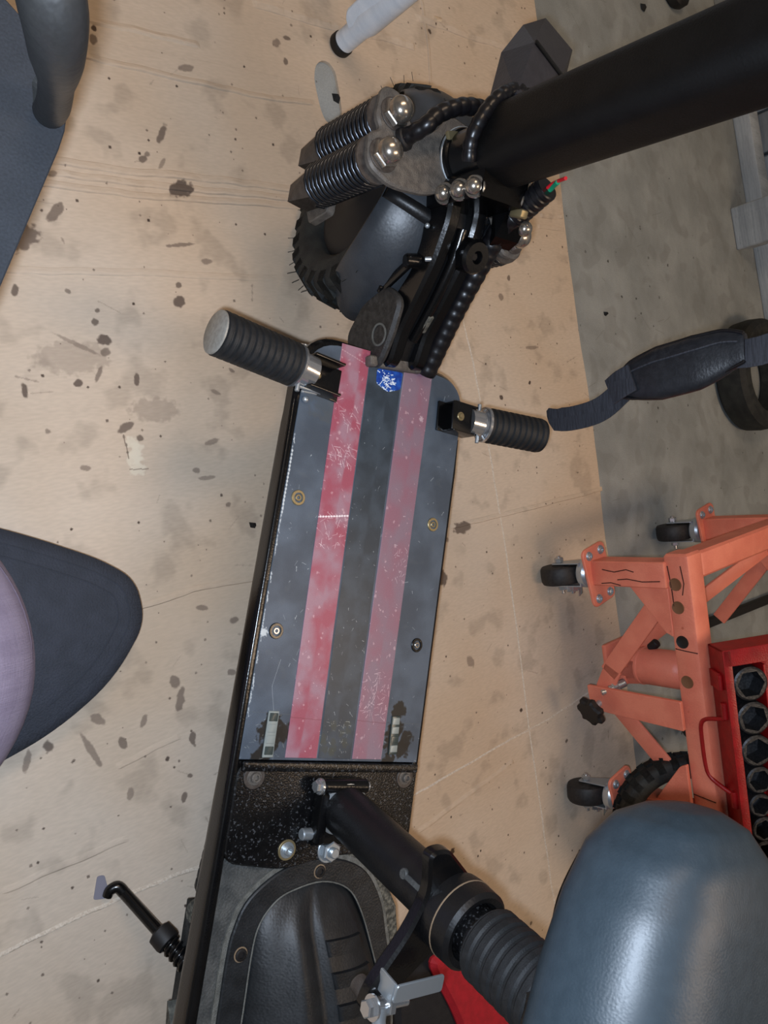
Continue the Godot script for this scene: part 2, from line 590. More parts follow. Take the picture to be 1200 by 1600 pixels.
	wrap_mat("bag_black", 0.8, mottled(256, 256, Color(0.06, 0.06, 0.075), Color(0.09, 0.09, 0.10), 0.02, 58, 0.12), 0.1, fine, 0.4)
	wrap_mat("white_paint", 0.4, mottled(256, 256, Color(0.80, 0.83, 0.86), Color(0.86, 0.88, 0.90), 0.02, 59, 0.03, Color(0.16, 0.17, 0.18, 0.54), 0.94, 0.03, 2), 0.12, fine, 0.1)
	wrap_mat("grey_wood", 0.7, mottled(512, 512, Color(0.60, 0.62, 0.635), Color(0.68, 0.70, 0.71), 0.02, 61, 0.08, Color(0.32, 0.33, 0.32, 0.30), 0.86, 0.05, 8), 0.4, scratchy, 0.3)
	wrap_mat("grey_wood_dark", 0.7, mottled(256, 256, Color(0.50, 0.515, 0.525), Color(0.57, 0.585, 0.595), 0.02, 62, 0.08, Color(0.28, 0.29, 0.28, 0.30), 0.88, 0.05, 8), 0.4, scratchy, 0.3)
	mat("wall_paint", Color(0.70, 0.67, 0.62), 0.85)
	mat("ceiling_paint", Color(0.78, 0.76, 0.73), 0.9)
	mat("dark_iron", Color(0.13, 0.115, 0.105), 0.6, 0.4)
	mat("black_chip", Color(0.05, 0.05, 0.05), 0.7)
	mat("wood_chip", Color(0.78, 0.70, 0.60), 0.85)
	mat("strip_grey", Color(0.50, 0.49, 0.53), 0.5)
	mat("wire_red", Color(0.80, 0.12, 0.16), 0.45)
	mat("wire_green", Color(0.10, 0.55, 0.40), 0.45)
	mat("tape_bar", Color(0.55, 0.57, 0.55), 0.3)
	mat("tape_bar_dark", Color(0.24, 0.27, 0.26), 0.25)
	wrap_mat("torn_paper", 0.95, mottled(256, 256, Color(0.73, 0.67, 0.60), Color(0.83, 0.785, 0.72), 0.05, 64, 0.12, Color(0.60, 0.53, 0.46, 0.6), 0.72, 0.09), 0.07, cells, 0.5)
	mat("paper_white", Color(0.80, 0.80, 0.77), 0.6)
	var lamp := mat("lamp_glow", Color(1, 0.95, 0.85), 0.5)
	lamp.emission_enabled = true
	lamp.emission = Color(1.0, 0.86, 0.70)
	lamp.emission_energy_multiplier = 1.6
	# bare concrete: mottled, with fine dirt
	var con := mottled(1024, 1024, Color(0.52, 0.535, 0.53), Color(0.59, 0.605, 0.60), 0.006, 71, 0.07, Color(0.42, 0.42, 0.405, 0.24), 0.60, 0.012)
	for i in 90:
		spot(con, Vector2(rng.randf(), rng.randf()) * 1024, rng.randf_range(0.8, 3.2), Color(0.13, 0.125, 0.115), rng.randf_range(0.4, 1.0), noise(0.2, 5))
	for i in 60:
		var p := Vector2(rng.randf(), rng.randf()) * 1024
		stroke(con, p, p + Vector2.from_angle(rng.randf() * TAU) * rng.randf_range(5, 40), Color(0.30, 0.29, 0.26), 0.35, 0.8)
	var cm := wrap_mat("concrete", 0.85, con, 1.1, cells, 0.12)
	cm.uv1_world_triplanar = true
	deck_prints()

# prints and wear of the deck: planar pictures on the deck's top
func deck_prints() -> void:
	var pale := Color(0.78, 0.80, 0.80)
	var d := mottled(512, 1024, Color(0.245, 0.285, 0.33), Color(0.315, 0.36, 0.41), 0.006, 81, 0.07, Color(0.36, 0.38, 0.39, 0.15), 0.80, 0.02)
	nicks(d, 70, pale, Rect2(10, 60, 490, 940), 14.0, 2.4)
	nicks(d, 40, pale, Rect2(10, 300, 150, 680), 16.0, 1.3)
	nicks(d, 26, pale, Rect2(220, 400, 80, 600), 12.0, 1.2)
	# the left rim is chipped white
	for k in 60:
		var y := 280.0 + rng.randf() * 640
		stroke(d, Vector2(16, y), Vector2(16 + rng.randf() * 4, y + rng.randf() * 26), pale, 0.8, 1.2)
	stroke(d, Vector2(17, 330), Vector2(18, 480), pale, 0.9, 2.4)
	spot(d, Vector2(22, 745), 10, pale, 0.9, noise(0.2, 3))
	# a curved scratch, a worn grey patch behind the left peg, black gum round the grey bars, clear tape across the rear
	stroke(d, Vector2(75, 800), Vector2(64, 860), pale, 0.5, 0.8)
	stroke(d, Vector2(64, 860), Vector2(84, 935), pale, 0.5, 0.8)
	spot(d, Vector2(85, 185), 55, Color(0.30, 0.315, 0.325), 0.5, noise(0.03, 8))
	for c in [Vector2(85, 965), Vector2(422, 965)]:
		for k in 9:
			spot(d, c + Vector2(rng.randfn() * 14, rng.randfn() * 34), 24, Color(0.07, 0.07, 0.07), 0.9, noise(0.05, 9))
	nicks(d, 60, Color(0.62, 0.63, 0.60), Rect2(0, 920, 512, 100), 14.0, 0.2)
	stroke(d, Vector2(2, 917), Vector2(510, 924), Color(0.33, 0.35, 0.35), 0.6, 0.8)
	var m := mat("deck_top", Color.WHITE, 0.46)
	m.albedo_texture = texture(d)
	for s in 2:
		var a := [Color(0.60, 0.30, 0.365), Color(0.55, 0.385, 0.44)][s] as Color
		var b := [Color(0.605, 0.46, 0.51), Color(0.52, 0.43, 0.48)][s] as Color
		var r := mottled(128, 1024, a, b, 0.007, 85 + s * 3, 0.07, Color(0.72, 0.50, 0.53, 0.21), 0.81, 0.03)
		nicks(r, 70, Color(0.90, 0.82, 0.82), Rect2(0, 0, 128, 1024), 10.0, 0.9)
		for k in 45:
			spot(r, Vector2(rng.randf() * 128, rng.randf() * 1024), rng.randf_range(2, 5), Color(0.82, 0.70, 0.71), 0.5, noise(0.15, k))
		if s == 0:
			for y in [[150, 60, 30], [250, 60, 60], [430, 90, 50]]:
				nicks(r, y[2], Color(0.93, 0.88, 0.88), Rect2(8, y[0], 110, y[1]), 22.0, 0.5)
			stroke(r, Vector2(2, 22), Vector2(126, 40), Color(0.75, 0.62, 0.64), 0.6, 2.0)
			stroke(r, Vector2(8, 452), Vector2(122, 428), Color(0.95, 0.9, 0.9), 0.8, 3.0)
		else:
			nicks(r, 70, Color(0.95, 0.85, 0.86), Rect2(20, 800, 100, 120), 26.0, 2.2)
			spot(r, Vector2(95, 130), 9, Color(0.85, 0.78, 0.79), 0.6, noise(0.2, 4))
			nicks(r, 40, Color(0.88, 0.84, 0.85), Rect2(70, 480, 56, 90), 16.0, 1.8)
		stroke(r, Vector2(0, 930), Vector2(127, 934), Color(0.36, 0.12, 0.15), 0.5, 0.8)
		# the rim of the film is pale
		for e in [1, 126]:
			stroke(r, Vector2(e, 0), Vector2(e, 1023), Color(0.62, 0.60, 0.61), 0.7, 1.0)
		var rm := mat("red_strip_%d" % s, Color.WHITE, 0.42)
		rm.albedo_texture = texture(r)
	var k := mottled(128, 1024, Color(0.175, 0.215, 0.25), Color(0.23, 0.275, 0.315), 0.01, 93, 0.07, Color(0.3, 0.33, 0.35, 0.18), 0.81, 0.05)
	nicks(k, 90, pale, Rect2(0, 150, 128, 870), 9.0, 1.2)
	for i in 16:
		spot(k, Vector2(20 + rng.randf() * 90, 930 + rng.randf() * 80), 10, Color(0.24, 0.26, 0.24), 0.6, noise(0.1, i))
	nicks(k, 40, Color(0.72, 0.73, 0.70), Rect2(20, 925, 90, 90), 12.0, 1.0)
	var km := mat("dark_strip", Color.WHITE, 0.38)
	km.albedo_texture = texture(k)
	# the worn blue sticker: white remains of a print in the middle
	var b := mottled(128, 96, Color(0.06, 0.22, 0.55), Color(0.13, 0.34, 0.68), 0.03, 97, 0.1)
	var w := Color(0.90, 0.93, 0.95)
	for i in 34:
		var p := Vector2(58, 52) + Vector2(rng.randfn() * 20, rng.randfn() * 12)
		stroke(b, p, p + Vector2.from_angle(rng.randfn() * 0.8) * 12, w, 0.9, 2.6)
	for i in 46:
		var p := Vector2(rng.randf() * 128, 96 - absf(rng.randfn()) * 10)
		stroke(b, p, p + Vector2.from_angle(rng.randfn() * 0.5) * 10, w, 0.85, 2.2)
	stroke(b, Vector2(30, 26), Vector2(70, 30), Color(0.08, 0.25, 0.58), 0.9, 3)
	nicks(b, 60, Color(0.10, 0.28, 0.60), Rect2(0, 30, 128, 66), 12.0, 0.9)
	var bm := mat("blue_sticker", Color.WHITE, 0.35)
	bm.albedo_texture = texture(b)

# ---------------------------------------------------------------- the room
const WALL_TURN := 1.3052   # the wooden wall runs off at this turn
func room() -> void:
	var b := Basis(Vector3.UP, 0.2655)            # local z runs along the wooden wall, local x away from it, out of the room
	var o := Vector3(2.02, 0, -0.93)
	var rt := func(x: float, y: float, z: float) -> Vector3: return o + b * Vector3(x, y, z)
	structure("floor", [box(rt.call(-2.2, -0.05, 0.6), Vector3(5.2, 0.1, 6.4), b)], M.concrete)
	structure("ceiling", [box(rt.call(-2.2, 2.80, 0.6), Vector3(5.2, 0.1, 6.4), b)], M.ceiling_paint)
	structure("wall_left", [box(rt.call(-4.75, 1.375, 0.6), Vector3(0.1, 2.75, 6.4), b)], M.wall_paint)
	structure("wall_front", [box(rt.call(-2.2, 1.375, -2.55), Vector3(5.2, 2.75, 0.1), b)], M.wall_paint)
	structure("wall_back", [box(rt.call(-2.2, 1.375, 3.75), Vector3(5.2, 2.75, 0.1), b)], M.wall_paint)
	# the wooden wall: a backing, upright boards, a rail along the floor, an upright post
	var wall := structure("wall_right", [box(rt.call(0.16, 1.375, 0.6), Vector3(0.1, 2.75, 6.4), b)], M.grey_wood_dark)
	for k in 56:
		var w := 0.104 + 0.006 * sin(k * 2.3)
		var proud := 0.004 * sin(k * 1.7)
		var bd := part(wall, "board", [box(rt.call(0.085 + proud, 1.37, -2.45 + 0.112 * k), Vector3(0.045, 2.74, w), b, 0.003)], M.grey_wood_dark if k % 4 == 1 else M.grey_wood)
		bd.name = "board" if k == 0 else "board_%03d" % k
	var rail := structure("baseboard_right", [box(rt.call(0.022, 0.022, 0.6), Vector3(0.05, 0.044, 6.3), b, 0.003)], M.grey_wood)
	part(rail, "screw", [washer(rt.call(0.02, 0.044, 0.36), Vector3.UP, 0.006, 0.002, 0.003)], M.dark_iron)
	var post := structure("trim_1", [box(rt.call(-0.045, 1.37, 0.135), Vector3(0.10, 2.74, 0.108), b, 0.004)], M.grey_wood)
	part(post, "knot", [washer(rt.call(-0.0955, 0.10, 0.13), b * Vector3(-1, 0, 0), 0.008, 0.001, 0.004)], M.dark_iron)
	part(post, "screw", [washer(rt.call(-0.0955, 0.13, 0.128), b * Vector3(-1, 0, 0), 0.004, 0.002)], M.dark_iron)
	for s in LAMPS:
		var t := thing("ceiling_lamp", "white ceiling lamp with a glowing warm panel " + ("over the work stand" if s[0].z > 0 else "over the front of the room"), "lamp", s[0] + Vector3(0, 0.012, 0), deg_to_rad(15))
		part(t, "housing", [box(Vector3(0, 0.06, 0), Vector3(1.26, 0.08, 0.56), Basis(), 0.006)], M.ceiling_paint)
		part(t, "diffuser", [box(Vector3(0, 0.012, 0), Vector3(1.2, 0.016, 0.5), Basis(), 0.003)], M.lamp_glow)

# ---------------------------------------------------------------- the cardboard
const SHEET_W := 1.62
const SHEET_D := 2.45
const SHEET_X := -0.26
const SHEET_Z := -1.16
func cardboard() -> void:
	var sheet := thing("cardboard_sheet", "large flattened brown cardboard sheet with oil stains and creases under the scooter", "cardboard", Vector3.ZERO, 0.1710)
	var inv := sheet.transform.affine_inverse()
	var W := 1372
	var H := 2048
	var k := H / SHEET_D
	var base := grey(W, H, 0.0016, 101, 4)
	var fine := grey(W, H, 0.30, 102, 2, 4)
	var streak := grey(W, H, 0.06, 103, 3, 10)
	var dirt := grey(W, H, 0.012, 104, 4)
	var px := PackedByteArray()
	px.resize(W * H * 3)
	for y in H:
		for x in W:
			var i := y * W + x
			var t := clampf((base[i] / 255.0 - 0.3) * 2.2, 0, 1)
			var g := 1.0 + (fine[i] - 128) / 128.0 * 0.035 + (streak[i] - 128) / 128.0 * 0.010 - clampf((dirt[i] / 255.0 - 0.62) * 0.5, 0, 0.08)
			px[i * 3] = int(clampf(lerpf(0.745, 0.770, t) * g, 0, 1) * 255)
			px[i * 3 + 1] = int(clampf(lerpf(0.662, 0.710, t) * g, 0, 1) * 255)
			px[i * 3 + 2] = int(clampf(lerpf(0.570, 0.640, t) * g, 0, 1) * 255)
	var im := Image.create_from_data(W, H, false, Image.FORMAT_RGB8, px)
	var to := func(wx: float, wz: float) -> Vector2:
		var p := inv * Vector3(wx, 0, wz)
		return Vector2(p.x - SHEET_X, p.z - SHEET_Z) * k
	var jag := noise(0.09, 17, 3)
	# oil stains, as centre, two half axes (in the floor's x, z) and strength
	for s in STAINS:
		var c: Vector2 = to.call(s[0], s[1])
		var e1: Vector2 = to.call(s[0] + s[2], s[1] + s[3]) - c
		var e2: Vector2 = to.call(s[0] + s[4], s[1] + s[5]) - c
		var r := int(e1.length() + e2.length()) + 4
		for dx in range(-r, r + 1):
			for dy in range(-r, r + 1):
				var v := Vector2(dx, dy)
				var d := e1.cross(e2)
				var q := Vector2(v.cross(e2) / d, e1.cross(v) / d)
				var f := q.length() + jag.get_noise_2d(c.x + dx, c.y + dy) * 0.34
				if f < 1.0:
					dab(im, int(c.x) + dx, int(c.y) + dy, Color(0.27, 0.225, 0.20), s[6] * 1.15 * clampf((1.0 - f) * 5.0, 0, 1))
	# specks of dirt and fine scratches everywhere
	for n in 1500:
		var p := Vector2(rng.randf() * W, rng.randf() * H)
		spot(im, p, rng.randf_range(0.6, 1.7) if n % 24 else rng.randf_range(2.0, 4.5), Color(0.20, 0.16, 0.14), rng.randf_range(0.35, 0.9), jag)
	for n in 200:
		var p := Vector2(rng.randf() * W, rng.randf() * H)
		stroke(im, p, p + Vector2.from_angle(rng.randfn() * 0.9) * rng.randf_range(5, 26), Color(0.42, 0.37, 0.33), rng.randf_range(0.12, 0.38), rng.randf_range(0.5, 1.4))
	# a scrap of the top paper torn loose, showing the paler paper under it
	var torn: Vector2 = to.call(0.3718, -0.1127)
	for n in 5:
		spot(im, torn + Vector2(rng.randfn() * 5, rng.randfn() * 9), 9, Color(0.83, 0.79, 0.71), 0.75, jag)
	stroke(im, torn + Vector2(-9, -20), torn + Vector2(-8, 6), Color(0.38, 0.33, 0.29), 0.7, 1.2)
	stroke(im, torn + Vector2(-9, 18), torn + Vector2(12, 20), Color(0.38, 0.33, 0.29), 0.6, 1.0)
	var m := mat("cardboard", Color.WHITE, 0.88, 0.0, 0.3)
	m.albedo_texture = texture(im)
	# outline: straight but ragged on the right; a hand hole is cut through, reached by a hair-thin slit
	var flat := PackedVector2Array([Vector2(SHEET_X, SHEET_Z)])
	for i in 61:
		flat.append(Vector2(1.352 + 0.004 * jag.get_noise_1d(i * 11.0) + 0.003 * sin(i * 0.5), SHEET_Z + (SHEET_D - 0.02) * i / 60.0))
	flat.append(Vector2(SHEET_X, SHEET_Z + SHEET_D - 0.02))
	var hole := PackedVector2Array()
	for p in [[0.655, -0.715], [0.659, -0.737], [0.671, -0.749], [0.685, -0.750], [0.697, -0.739], [0.704, -0.705], [0.709, -0.672], [0.702, -0.655], [0.688, -0.648], [0.675, -0.653], [0.667, -0.668], [0.660, -0.693]]:
		var q := inv * Vector3(p[0], 0, p[1])
		hole.append(Vector2(q.x, q.z))
	hole = rounded(hole, 0.01, 2)
	var best := 0
	for i in hole.size():
		if hole[i].x < hole[best].x:
			best = i
	var cut := PackedVector2Array()
	cut.append_array(flat)
	var hy := hole[best].y
	cut.append(Vector2(SHEET_X, hy + 0.00005))
	var turned := []
	for i in hole.size():
		turned.append(hole[(best + i) % hole.size()])
	var ha := 0.0
	for i in turned.size():
		ha += (turned[i] as Vector2).cross(turned[(i + 1) % turned.size()])
	if ha > 0:
		turned.reverse()
		turned.insert(0, turned.pop_back())
	cut.append(turned[0] + Vector2(0, 0.00005))
	for i in range(1, turned.size()):
		cut.append(turned[i])
	cut.append(turned[0] - Vector2(0, 0.00005))
	cut.append(Vector2(SHEET_X, hy - 0.00005))
	part(sheet, "board", [flat_plate(cut, 0.0, 0.005, 0.0)], m, Rect2(SHEET_X, SHEET_Z, SHEET_W, SHEET_D))
	# creases and tears: the board buckled up along a line, gently on one side, steeply on the other
	for c in CREASES:
		var pts := []
		for q in c[0]:
			pts.append(inv * V(q[0], 0, q[1]))
		part(sheet, "crease", [buckle(curve(pts, 12), c[1], c[2], c[3], jag)], m if c[4] < 1 else M.torn_paper, Rect2(SHEET_X, SHEET_Z, SHEET_W, SHEET_D))

func buckle(pts: Array, wide: float, tall: float, steep: float, jag: FastNoiseLite) -> Array:
	var rings := []
	for i in pts.size():
		var d: Vector3 = (pts[mini(i + 1, pts.size() - 1)] - pts[maxi(i - 1, 0)]).normalized()
		var w := V(-d.z, 0, d.x)
		var o: Vector3 = pts[i] + w * jag.get_noise_2d(pts[i].x * 160.0, pts[i].z * 160.0) * 0.0022
		var f := smoothstep(0.0, 0.08, float(i) / (pts.size() - 1)) * smoothstep(1.0, 0.92, float(i) / (pts.size() - 1))
		var h := tall * f * (0.8 + 0.5 * jag.get_noise_2d(pts[i].x * 300.0 + 40.0, pts[i].z * 300.0))
		rings.append(PackedVector3Array([o - w * wide + V(0, 0.0048, 0), o - w * wide * (0.35 + 0.6 * steep) + V(0, 0.005 + h * 0.35, 0), o - w * wide * 0.30 + V(0, 0.005 + h, 0), o + V(0, 0.005 + h, 0), o + w * wide * (1.0 - steep) + V(0, 0.0048, 0)]))
	var out := loft(rings, false, false)
	return [[out[0][0], false]]

const STAINS := [
	[0.231, -0.368, 0.025, -0.010, 0.003, 0.018, 0.50], [0.441, -0.481, 0.019, -0.005, -0.000, 0.013, 0.65], [0.416, -0.552, 0.005, 0.000, -0.005, 0.015, 0.50],
	[0.274, -0.408, 0.006, 0.003, -0.009, 0.015, 0.45], [0.389, -0.508, 0.007, -0.002, -0.000, 0.005, 0.50], [0.394, -0.516, 0.004, -0.001, -0.000, 0.004, 0.40],
	[0.453, -0.655, 0.012, -0.004, -0.000, 0.006, 0.35], [0.437, -0.323, 0.009, -0.002, -0.000, 0.010, 0.60], [0.437, -0.346, 0.005, -0.001, -0.000, 0.004, 0.50],
	[0.333, -0.256, 0.009, 0.002, -0.003, 0.007, 0.60], [0.335, -0.240, 0.007, -0.002, 0.001, 0.006, 0.40], [0.226, -0.302, 0.005, -0.001, -0.000, 0.007, 0.55],
	[0.300, -0.197, 0.006, -0.001, -0.000, 0.005, 0.60], [0.376, -0.210, 0.004, -0.000, -0.000, 0.009, 0.55], [0.236, -0.181, 0.004, -0.001, 0.002, 0.010, 0.60],
	[0.360, -0.145, 0.010, -0.007, 0.003, 0.005, 0.50], [0.325, -0.211, 0.003, 0.001, -0.004, 0.011, 0.40], [0.289, -0.311, 0.004, 0.002, -0.002, 0.003, 0.40],
	[0.325, -0.293, 0.004, -0.001, -0.000, 0.003, 0.50], [0.259, 0.251, 0.006, 0.001, -0.000, 0.008, 0.55], [0.422, 0.195, 0.008, 0.001, -0.000, 0.010, 0.40],
	[0.430, 0.220, 0.006, 0.002, -0.003, 0.017, 0.40], [0.447, 0.274, 0.005, 0.001, -0.000, 0.010, 0.50], [0.434, 0.351, 0.004, 0.002, -0.002, 0.007, 0.50],
	[0.442, 0.324, 0.004, 0.001, -0.000, 0.003, 0.50], [0.350, 0.264, 0.006, -0.000, 0.002, 0.008, 0.45], [0.311, 0.267, 0.004, -0.002, 0.013, 0.025, 0.35],
	[0.319, 0.228, 0.010, 0.007, -0.003, 0.005, 0.35], [0.359, 0.330, 0.005, 0.002, -0.002, 0.009, 0.30], [0.234, 0.264, 0.004, 0.002, -0.003, 0.015, 0.35],
	[0.513, 0.119, 0.008, -0.001, 0.001, 0.005, 0.40], [0.464, 0.098, 0.010, 0.001, -0.000, 0.004, 0.35], [0.508, 0.193, 0.007, -0.001, 0.002, 0.005, 0.35],
	[0.378, 0.240, 0.004, 0.002, -0.004, 0.008, 0.35], [0.969, -0.007, 0.022, -0.003, 0.002, 0.011, 0.55], [0.918, 0.080, 0.012, 0.001, -0.000, 0.015, 0.60],
	[0.308, -0.638, 0.005, -0.002, -0.000, 0.005, 0.45], [0.325, -0.646, 0.005, -0.004, 0.002, 0.006, 0.50], [0.459, -0.091, 0.006, -0.000, -0.000, 0.004, 0.35],
	[0.507, -0.045, 0.005, -0.000, -0.000, 0.004, 0.40], [0.620, -0.762, 0.007, -0.000, -0.002, 0.004, 0.50], [0.617, -0.725, 0.004, -0.003, 0.002, 0.005, 0.50],
	[0.601, -0.747, 0.008, -0.003, -0.000, 0.008, 0.35], [0.416, -0.510, 0.003, 0.001, -0.005, 0.009, 0.30], [0.479, -0.388, 0.010, -0.002, -0.000, 0.004, 0.35],
	[0.440, -0.403, 0.021, -0.006, 0.000, 0.003, 0.40], [0.271, -0.456, 0.006, -0.002, -0.000, 0.004, 0.35], [0.490, -0.204, 0.008, 0.002, -0.001, 0.003, 0.30],
	[0.484, -0.133, 0.011, -0.004, 0.002, 0.004, 0.30], [0.474, -0.082, 0.016, -0.002, 0.000, 0.003, 0.30], [1.087, -0.443, 0.007, -0.001, -0.000, 0.007, 0.35],
	[1.110, -0.483, 0.005, -0.001, -0.000, 0.006, 0.50], [1.039, -0.472, 0.005, -0.001, -0.000, 0.006, 0.50], [1.080, -0.251, 0.005, -0.000, -0.000, 0.005, 0.70],
	[1.172, -0.358, 0.019, -0.003, -0.000, 0.004, 0.30], [0.907, 0.042, 0.004, -0.002, 0.009, 0.012, 0.30], [0.983, 0.233, 0.009, -0.001, 0.005, 0.011, 0.30],
	[0.307, -0.090, 0.007, -0.000, -0.000, 0.004, 0.35], [0.400, -0.171, 0.037, -0.003, -0.000, 0.017, 0.15], [0.292, -0.228, 0.049, -0.006, -0.000, 0.024, 0.13],
	[0.516, -0.237, 0.005, 0.003, -0.002, 0.002, 0.40], [0.300, -0.245, 0.029, 0.010, -0.001, 0.003, 0.25],
]
const CREASES := [
	[[[0.280, -0.623], [0.312, -0.618], [0.453, -0.635], [0.577, -0.653], [0.657, -0.673]], 0.0080, 0.0026, 0.80, 0],
	[[[0.304, -0.666], [0.398, -0.681], [0.464, -0.692]], 0.0080, 0.0026, 0.60, 0],
	[[[0.191, -0.459], [0.241, -0.465], [0.360, -0.480], [0.451, -0.498], [0.636, -0.525]], 0.0100, 0.0026, 0.85, 0],
	[[[0.191, -0.443], [0.237, -0.449], [0.343, -0.464], [0.470, -0.484], [0.636, -0.512]], 0.0090, 0.0028, 0.85, 0],
	[[[0.191, -0.426], [0.233, -0.434], [0.343, -0.448], [0.413, -0.459], [0.630, -0.500]], 0.0090, 0.0026, 0.85, 0],
	[[[0.163, -0.314], [0.204, -0.319], [0.376, -0.348], [0.593, -0.382]], 0.0090, 0.0018, 0.80, 0],
	[[[0.244, 0.111], [0.358, 0.097], [0.443, 0.077], [0.542, 0.065]], 0.0080, 0.0022, 0.80, 0],
	[[[0.924, -0.003], [1.145, -0.039], [1.365, -0.079]], 0.0080, 0.0036, 0.85, 0],
	[[[0.159, 0.490], [0.199, 0.484], [0.325, 0.463], [0.466, 0.450]], 0.0042, 0.0030, 0.60, 1],
	[[[0.823, 0.443], [1.006, 0.404], [1.185, 0.369], [1.374, 0.317]], 0.0030, 0.0022, 0.60, 1],
	[[[0.836, 0.505], [1.005, 0.455], [1.073, 0.434]], 0.0080, 0.0034, 0.70, 0],
	[[[1.210, 0.972], [1.188, 0.792], [1.127, 0.433], [1.069, 0.063], [1.011, -0.222], [0.967, -0.387]], 0.0024, 0.0020, 0.60, 1],
	[[[1.238, -0.969], [1.122, -0.941], [0.984, -0.919], [0.868, -0.903]], 0.0120, 0.0052, 0.95, 0],
	[[[0.722, -0.825], [0.684, -0.814], [0.613, -0.804], [0.547, -0.796]], 0.0120, 0.0048, 0.95, 0],
	[[[0.866, -0.848], [0.802, -0.840], [0.748, -0.827]], 0.0120, 0.0050, 0.95, 0],
	[[[0.882, -0.936], [0.889, -0.894], [0.896, -0.850], [0.898, -0.782]], 0.0070, 0.0026, 0.85, 0],
	[[[1.257, -0.641], [1.186, -0.627]], 0.0080, 0.0044, 0.95, 0],
	[[[1.260, -0.615], [1.177, -0.604]], 0.0080, 0.0040, 0.95, 0],
	[[[0.335, 0.296], [0.422, 0.271]], 0.0080, 0.0014, 0.70, 0],
	[[[0.199, 0.413], [0.350, 0.390]], 0.0080, 0.0016, 0.70, 0],
]

# ---------------------------------------------------------------- the scooter
var scoot: Node3D
func scooter() -> void:
	scoot = thing("electric_scooter", "black electric scooter with two red deck strips, folded-out pegs and a black leather saddle", "scooter", Vector3(0.631, 0.005, -0.214), deg_to_rad(-12))
	deck()
	front()
	neck()
	pegs()
	rear()
	saddle()

# outline of the deck: round front corners, square rear
func front_round(x0: float, x1: float, x2: float, z0: float, z1: float, z2: float, r: float) -> PackedVector2Array:
	var p := rounded(poly([x0, z0, x1, z1, x2, z2, x0, z2]), r, 8)
	var out := p.slice(0, 18)
	out.append_array([Vector2(x2, z2), Vector2(x0, z2)])
	return out

func deck() -> void:
	# top plate: rounded front corners, glossy sides
	var outline := front_round(-0.130, 0.145, 0.150, -0.012, -0.034, 0.508, 0.058)
	var plate := part(scoot, "deck", [flat_plate(outline, 0.172, 0.197, 0.005)], M.gloss_black)
	part(plate, "deck_mat", [flat_plate(front_round(-0.122, 0.142, 0.146, -0.004, -0.028, 0.505, 0.054), 0.196, 0.1985, 0.0005)], M.deck_top, Rect2(-0.13, -0.034, 0.28, 0.542))
	part(plate, "battery_box", [box(Vector3(0.03, 0.118, 0.24), Vector3(0.17, 0.11, 0.50), Basis(), 0.01)], M.satin_black)
	part(plate, "red_strip", [flat_plate(poly([-0.075, -0.012, -0.030, -0.017, -0.017, 0.502, -0.062, 0.502]), 0.198, 0.1995, 0.0004)], M.red_strip_0, Rect2(-0.075, -0.015, 0.058, 0.517), "bright red scratched grip strip")
	part(plate, "red_strip", [flat_plate(poly([0.029, -0.010, 0.079, -0.022, 0.084, 0.502, 0.037, 0.502]), 0.198, 0.1995, 0.0004)], M.red_strip_1, Rect2(0.029, -0.02, 0.055, 0.522), "faded pinkish red scratched grip strip")
	part(plate, "dark_strip", [flat_plate(poly([-0.028, -0.006, 0.0265, -0.008, 0.0345, 0.502, -0.0145, 0.502]), 0.198, 0.1992, 0.0003)], M.dark_strip, Rect2(-0.028, -0.006, 0.0625, 0.508))
	part(plate, "sticker", [flat_plate(rounded(poly([-0.016, 0.002, 0.027, -0.006, 0.027, 0.018, 0.006, 0.028, -0.014, 0.022]), 0.004, 3), 0.1992, 0.1998, 0.0001)], M.blue_sticker, Rect2(-0.016, -0.006, 0.043, 0.034), "worn blue and white sticker")
	for p in [[-0.102, 0.196, 0], [0.117, 0.185, 0], [-0.102, 0.357, 1], [0.118, 0.351, 1]]:
		var o := Vector3(p[0], 0.1983, p[1])
		var ring := part(plate, "screw_cup", [washer(o, Vector3.UP, 0.0095, 0.002, 0.0062)], M.gloss_black if p[2] else M.old_brass)
		part(ring, "screw", [socket_screw(o - Vector3(0, 0.001, 0), Vector3.UP, 0.0042, 0.003)], M.nickel if p[2] else M.old_brass)
	# two grey light bars set in black gum near the rear of the deck
	for s in 2:
		var a := [Vector3(-0.0875, 0.1995, 0.449), Vector3(0.0985, 0.1995, 0.446)][s] as Vector3
		var b := [Vector3(-0.0865, 0.1995, 0.502), Vector3(0.1015, 0.1995, 0.495)][s] as Vector3
		var bar_part := part(plate, "light_bar", [beam(a, b, 0.014, 0.003)], M.tape_bar_dark if s else M.tape_bar)
		for k in 4:
			part(bar_part, "cell", [beam(a.lerp(b, 0.04 + 0.24 * k) + Vector3(0, 0.001, 0), a.lerp(b, 0.22 + 0.24 * k) + Vector3(0, 0.001, 0), 0.0115, 0.0025)], M.tape_bar if (k + s) % 3 else M.tape_bar_dark)
	# side rail: a rounded glossy wall that runs on past the rear wheel
	for s in [-1, 1]:
		var rail := []
		for q in [[0.0, 0.008, 0.194, 0.016], [0.05, 0.010, 0.196, 0.024], [0.44, 0.012, 0.198, 0.030], [0.58, 0.015, 0.199, 0.033], [0.88, 0.016, 0.198, 0.036]]:
			if s > 0 and q[0] > 0.6:
				continue
			var ring := PackedVector3Array()
			for v in rounded(poly([-0.5, 0.0, 0.5, 0.0, 0.5, -1.0, -0.5, -1.0]), 0.3, 4):
				ring.append(Vector3((-0.1250 if s < 0 else 0.145) + v.x * q[1], q[2] + v.y * q[3], q[0] + 0.055))
			rail.append(ring)
		part(scoot, "side_rail", [loft(rail)], M.gloss_black)

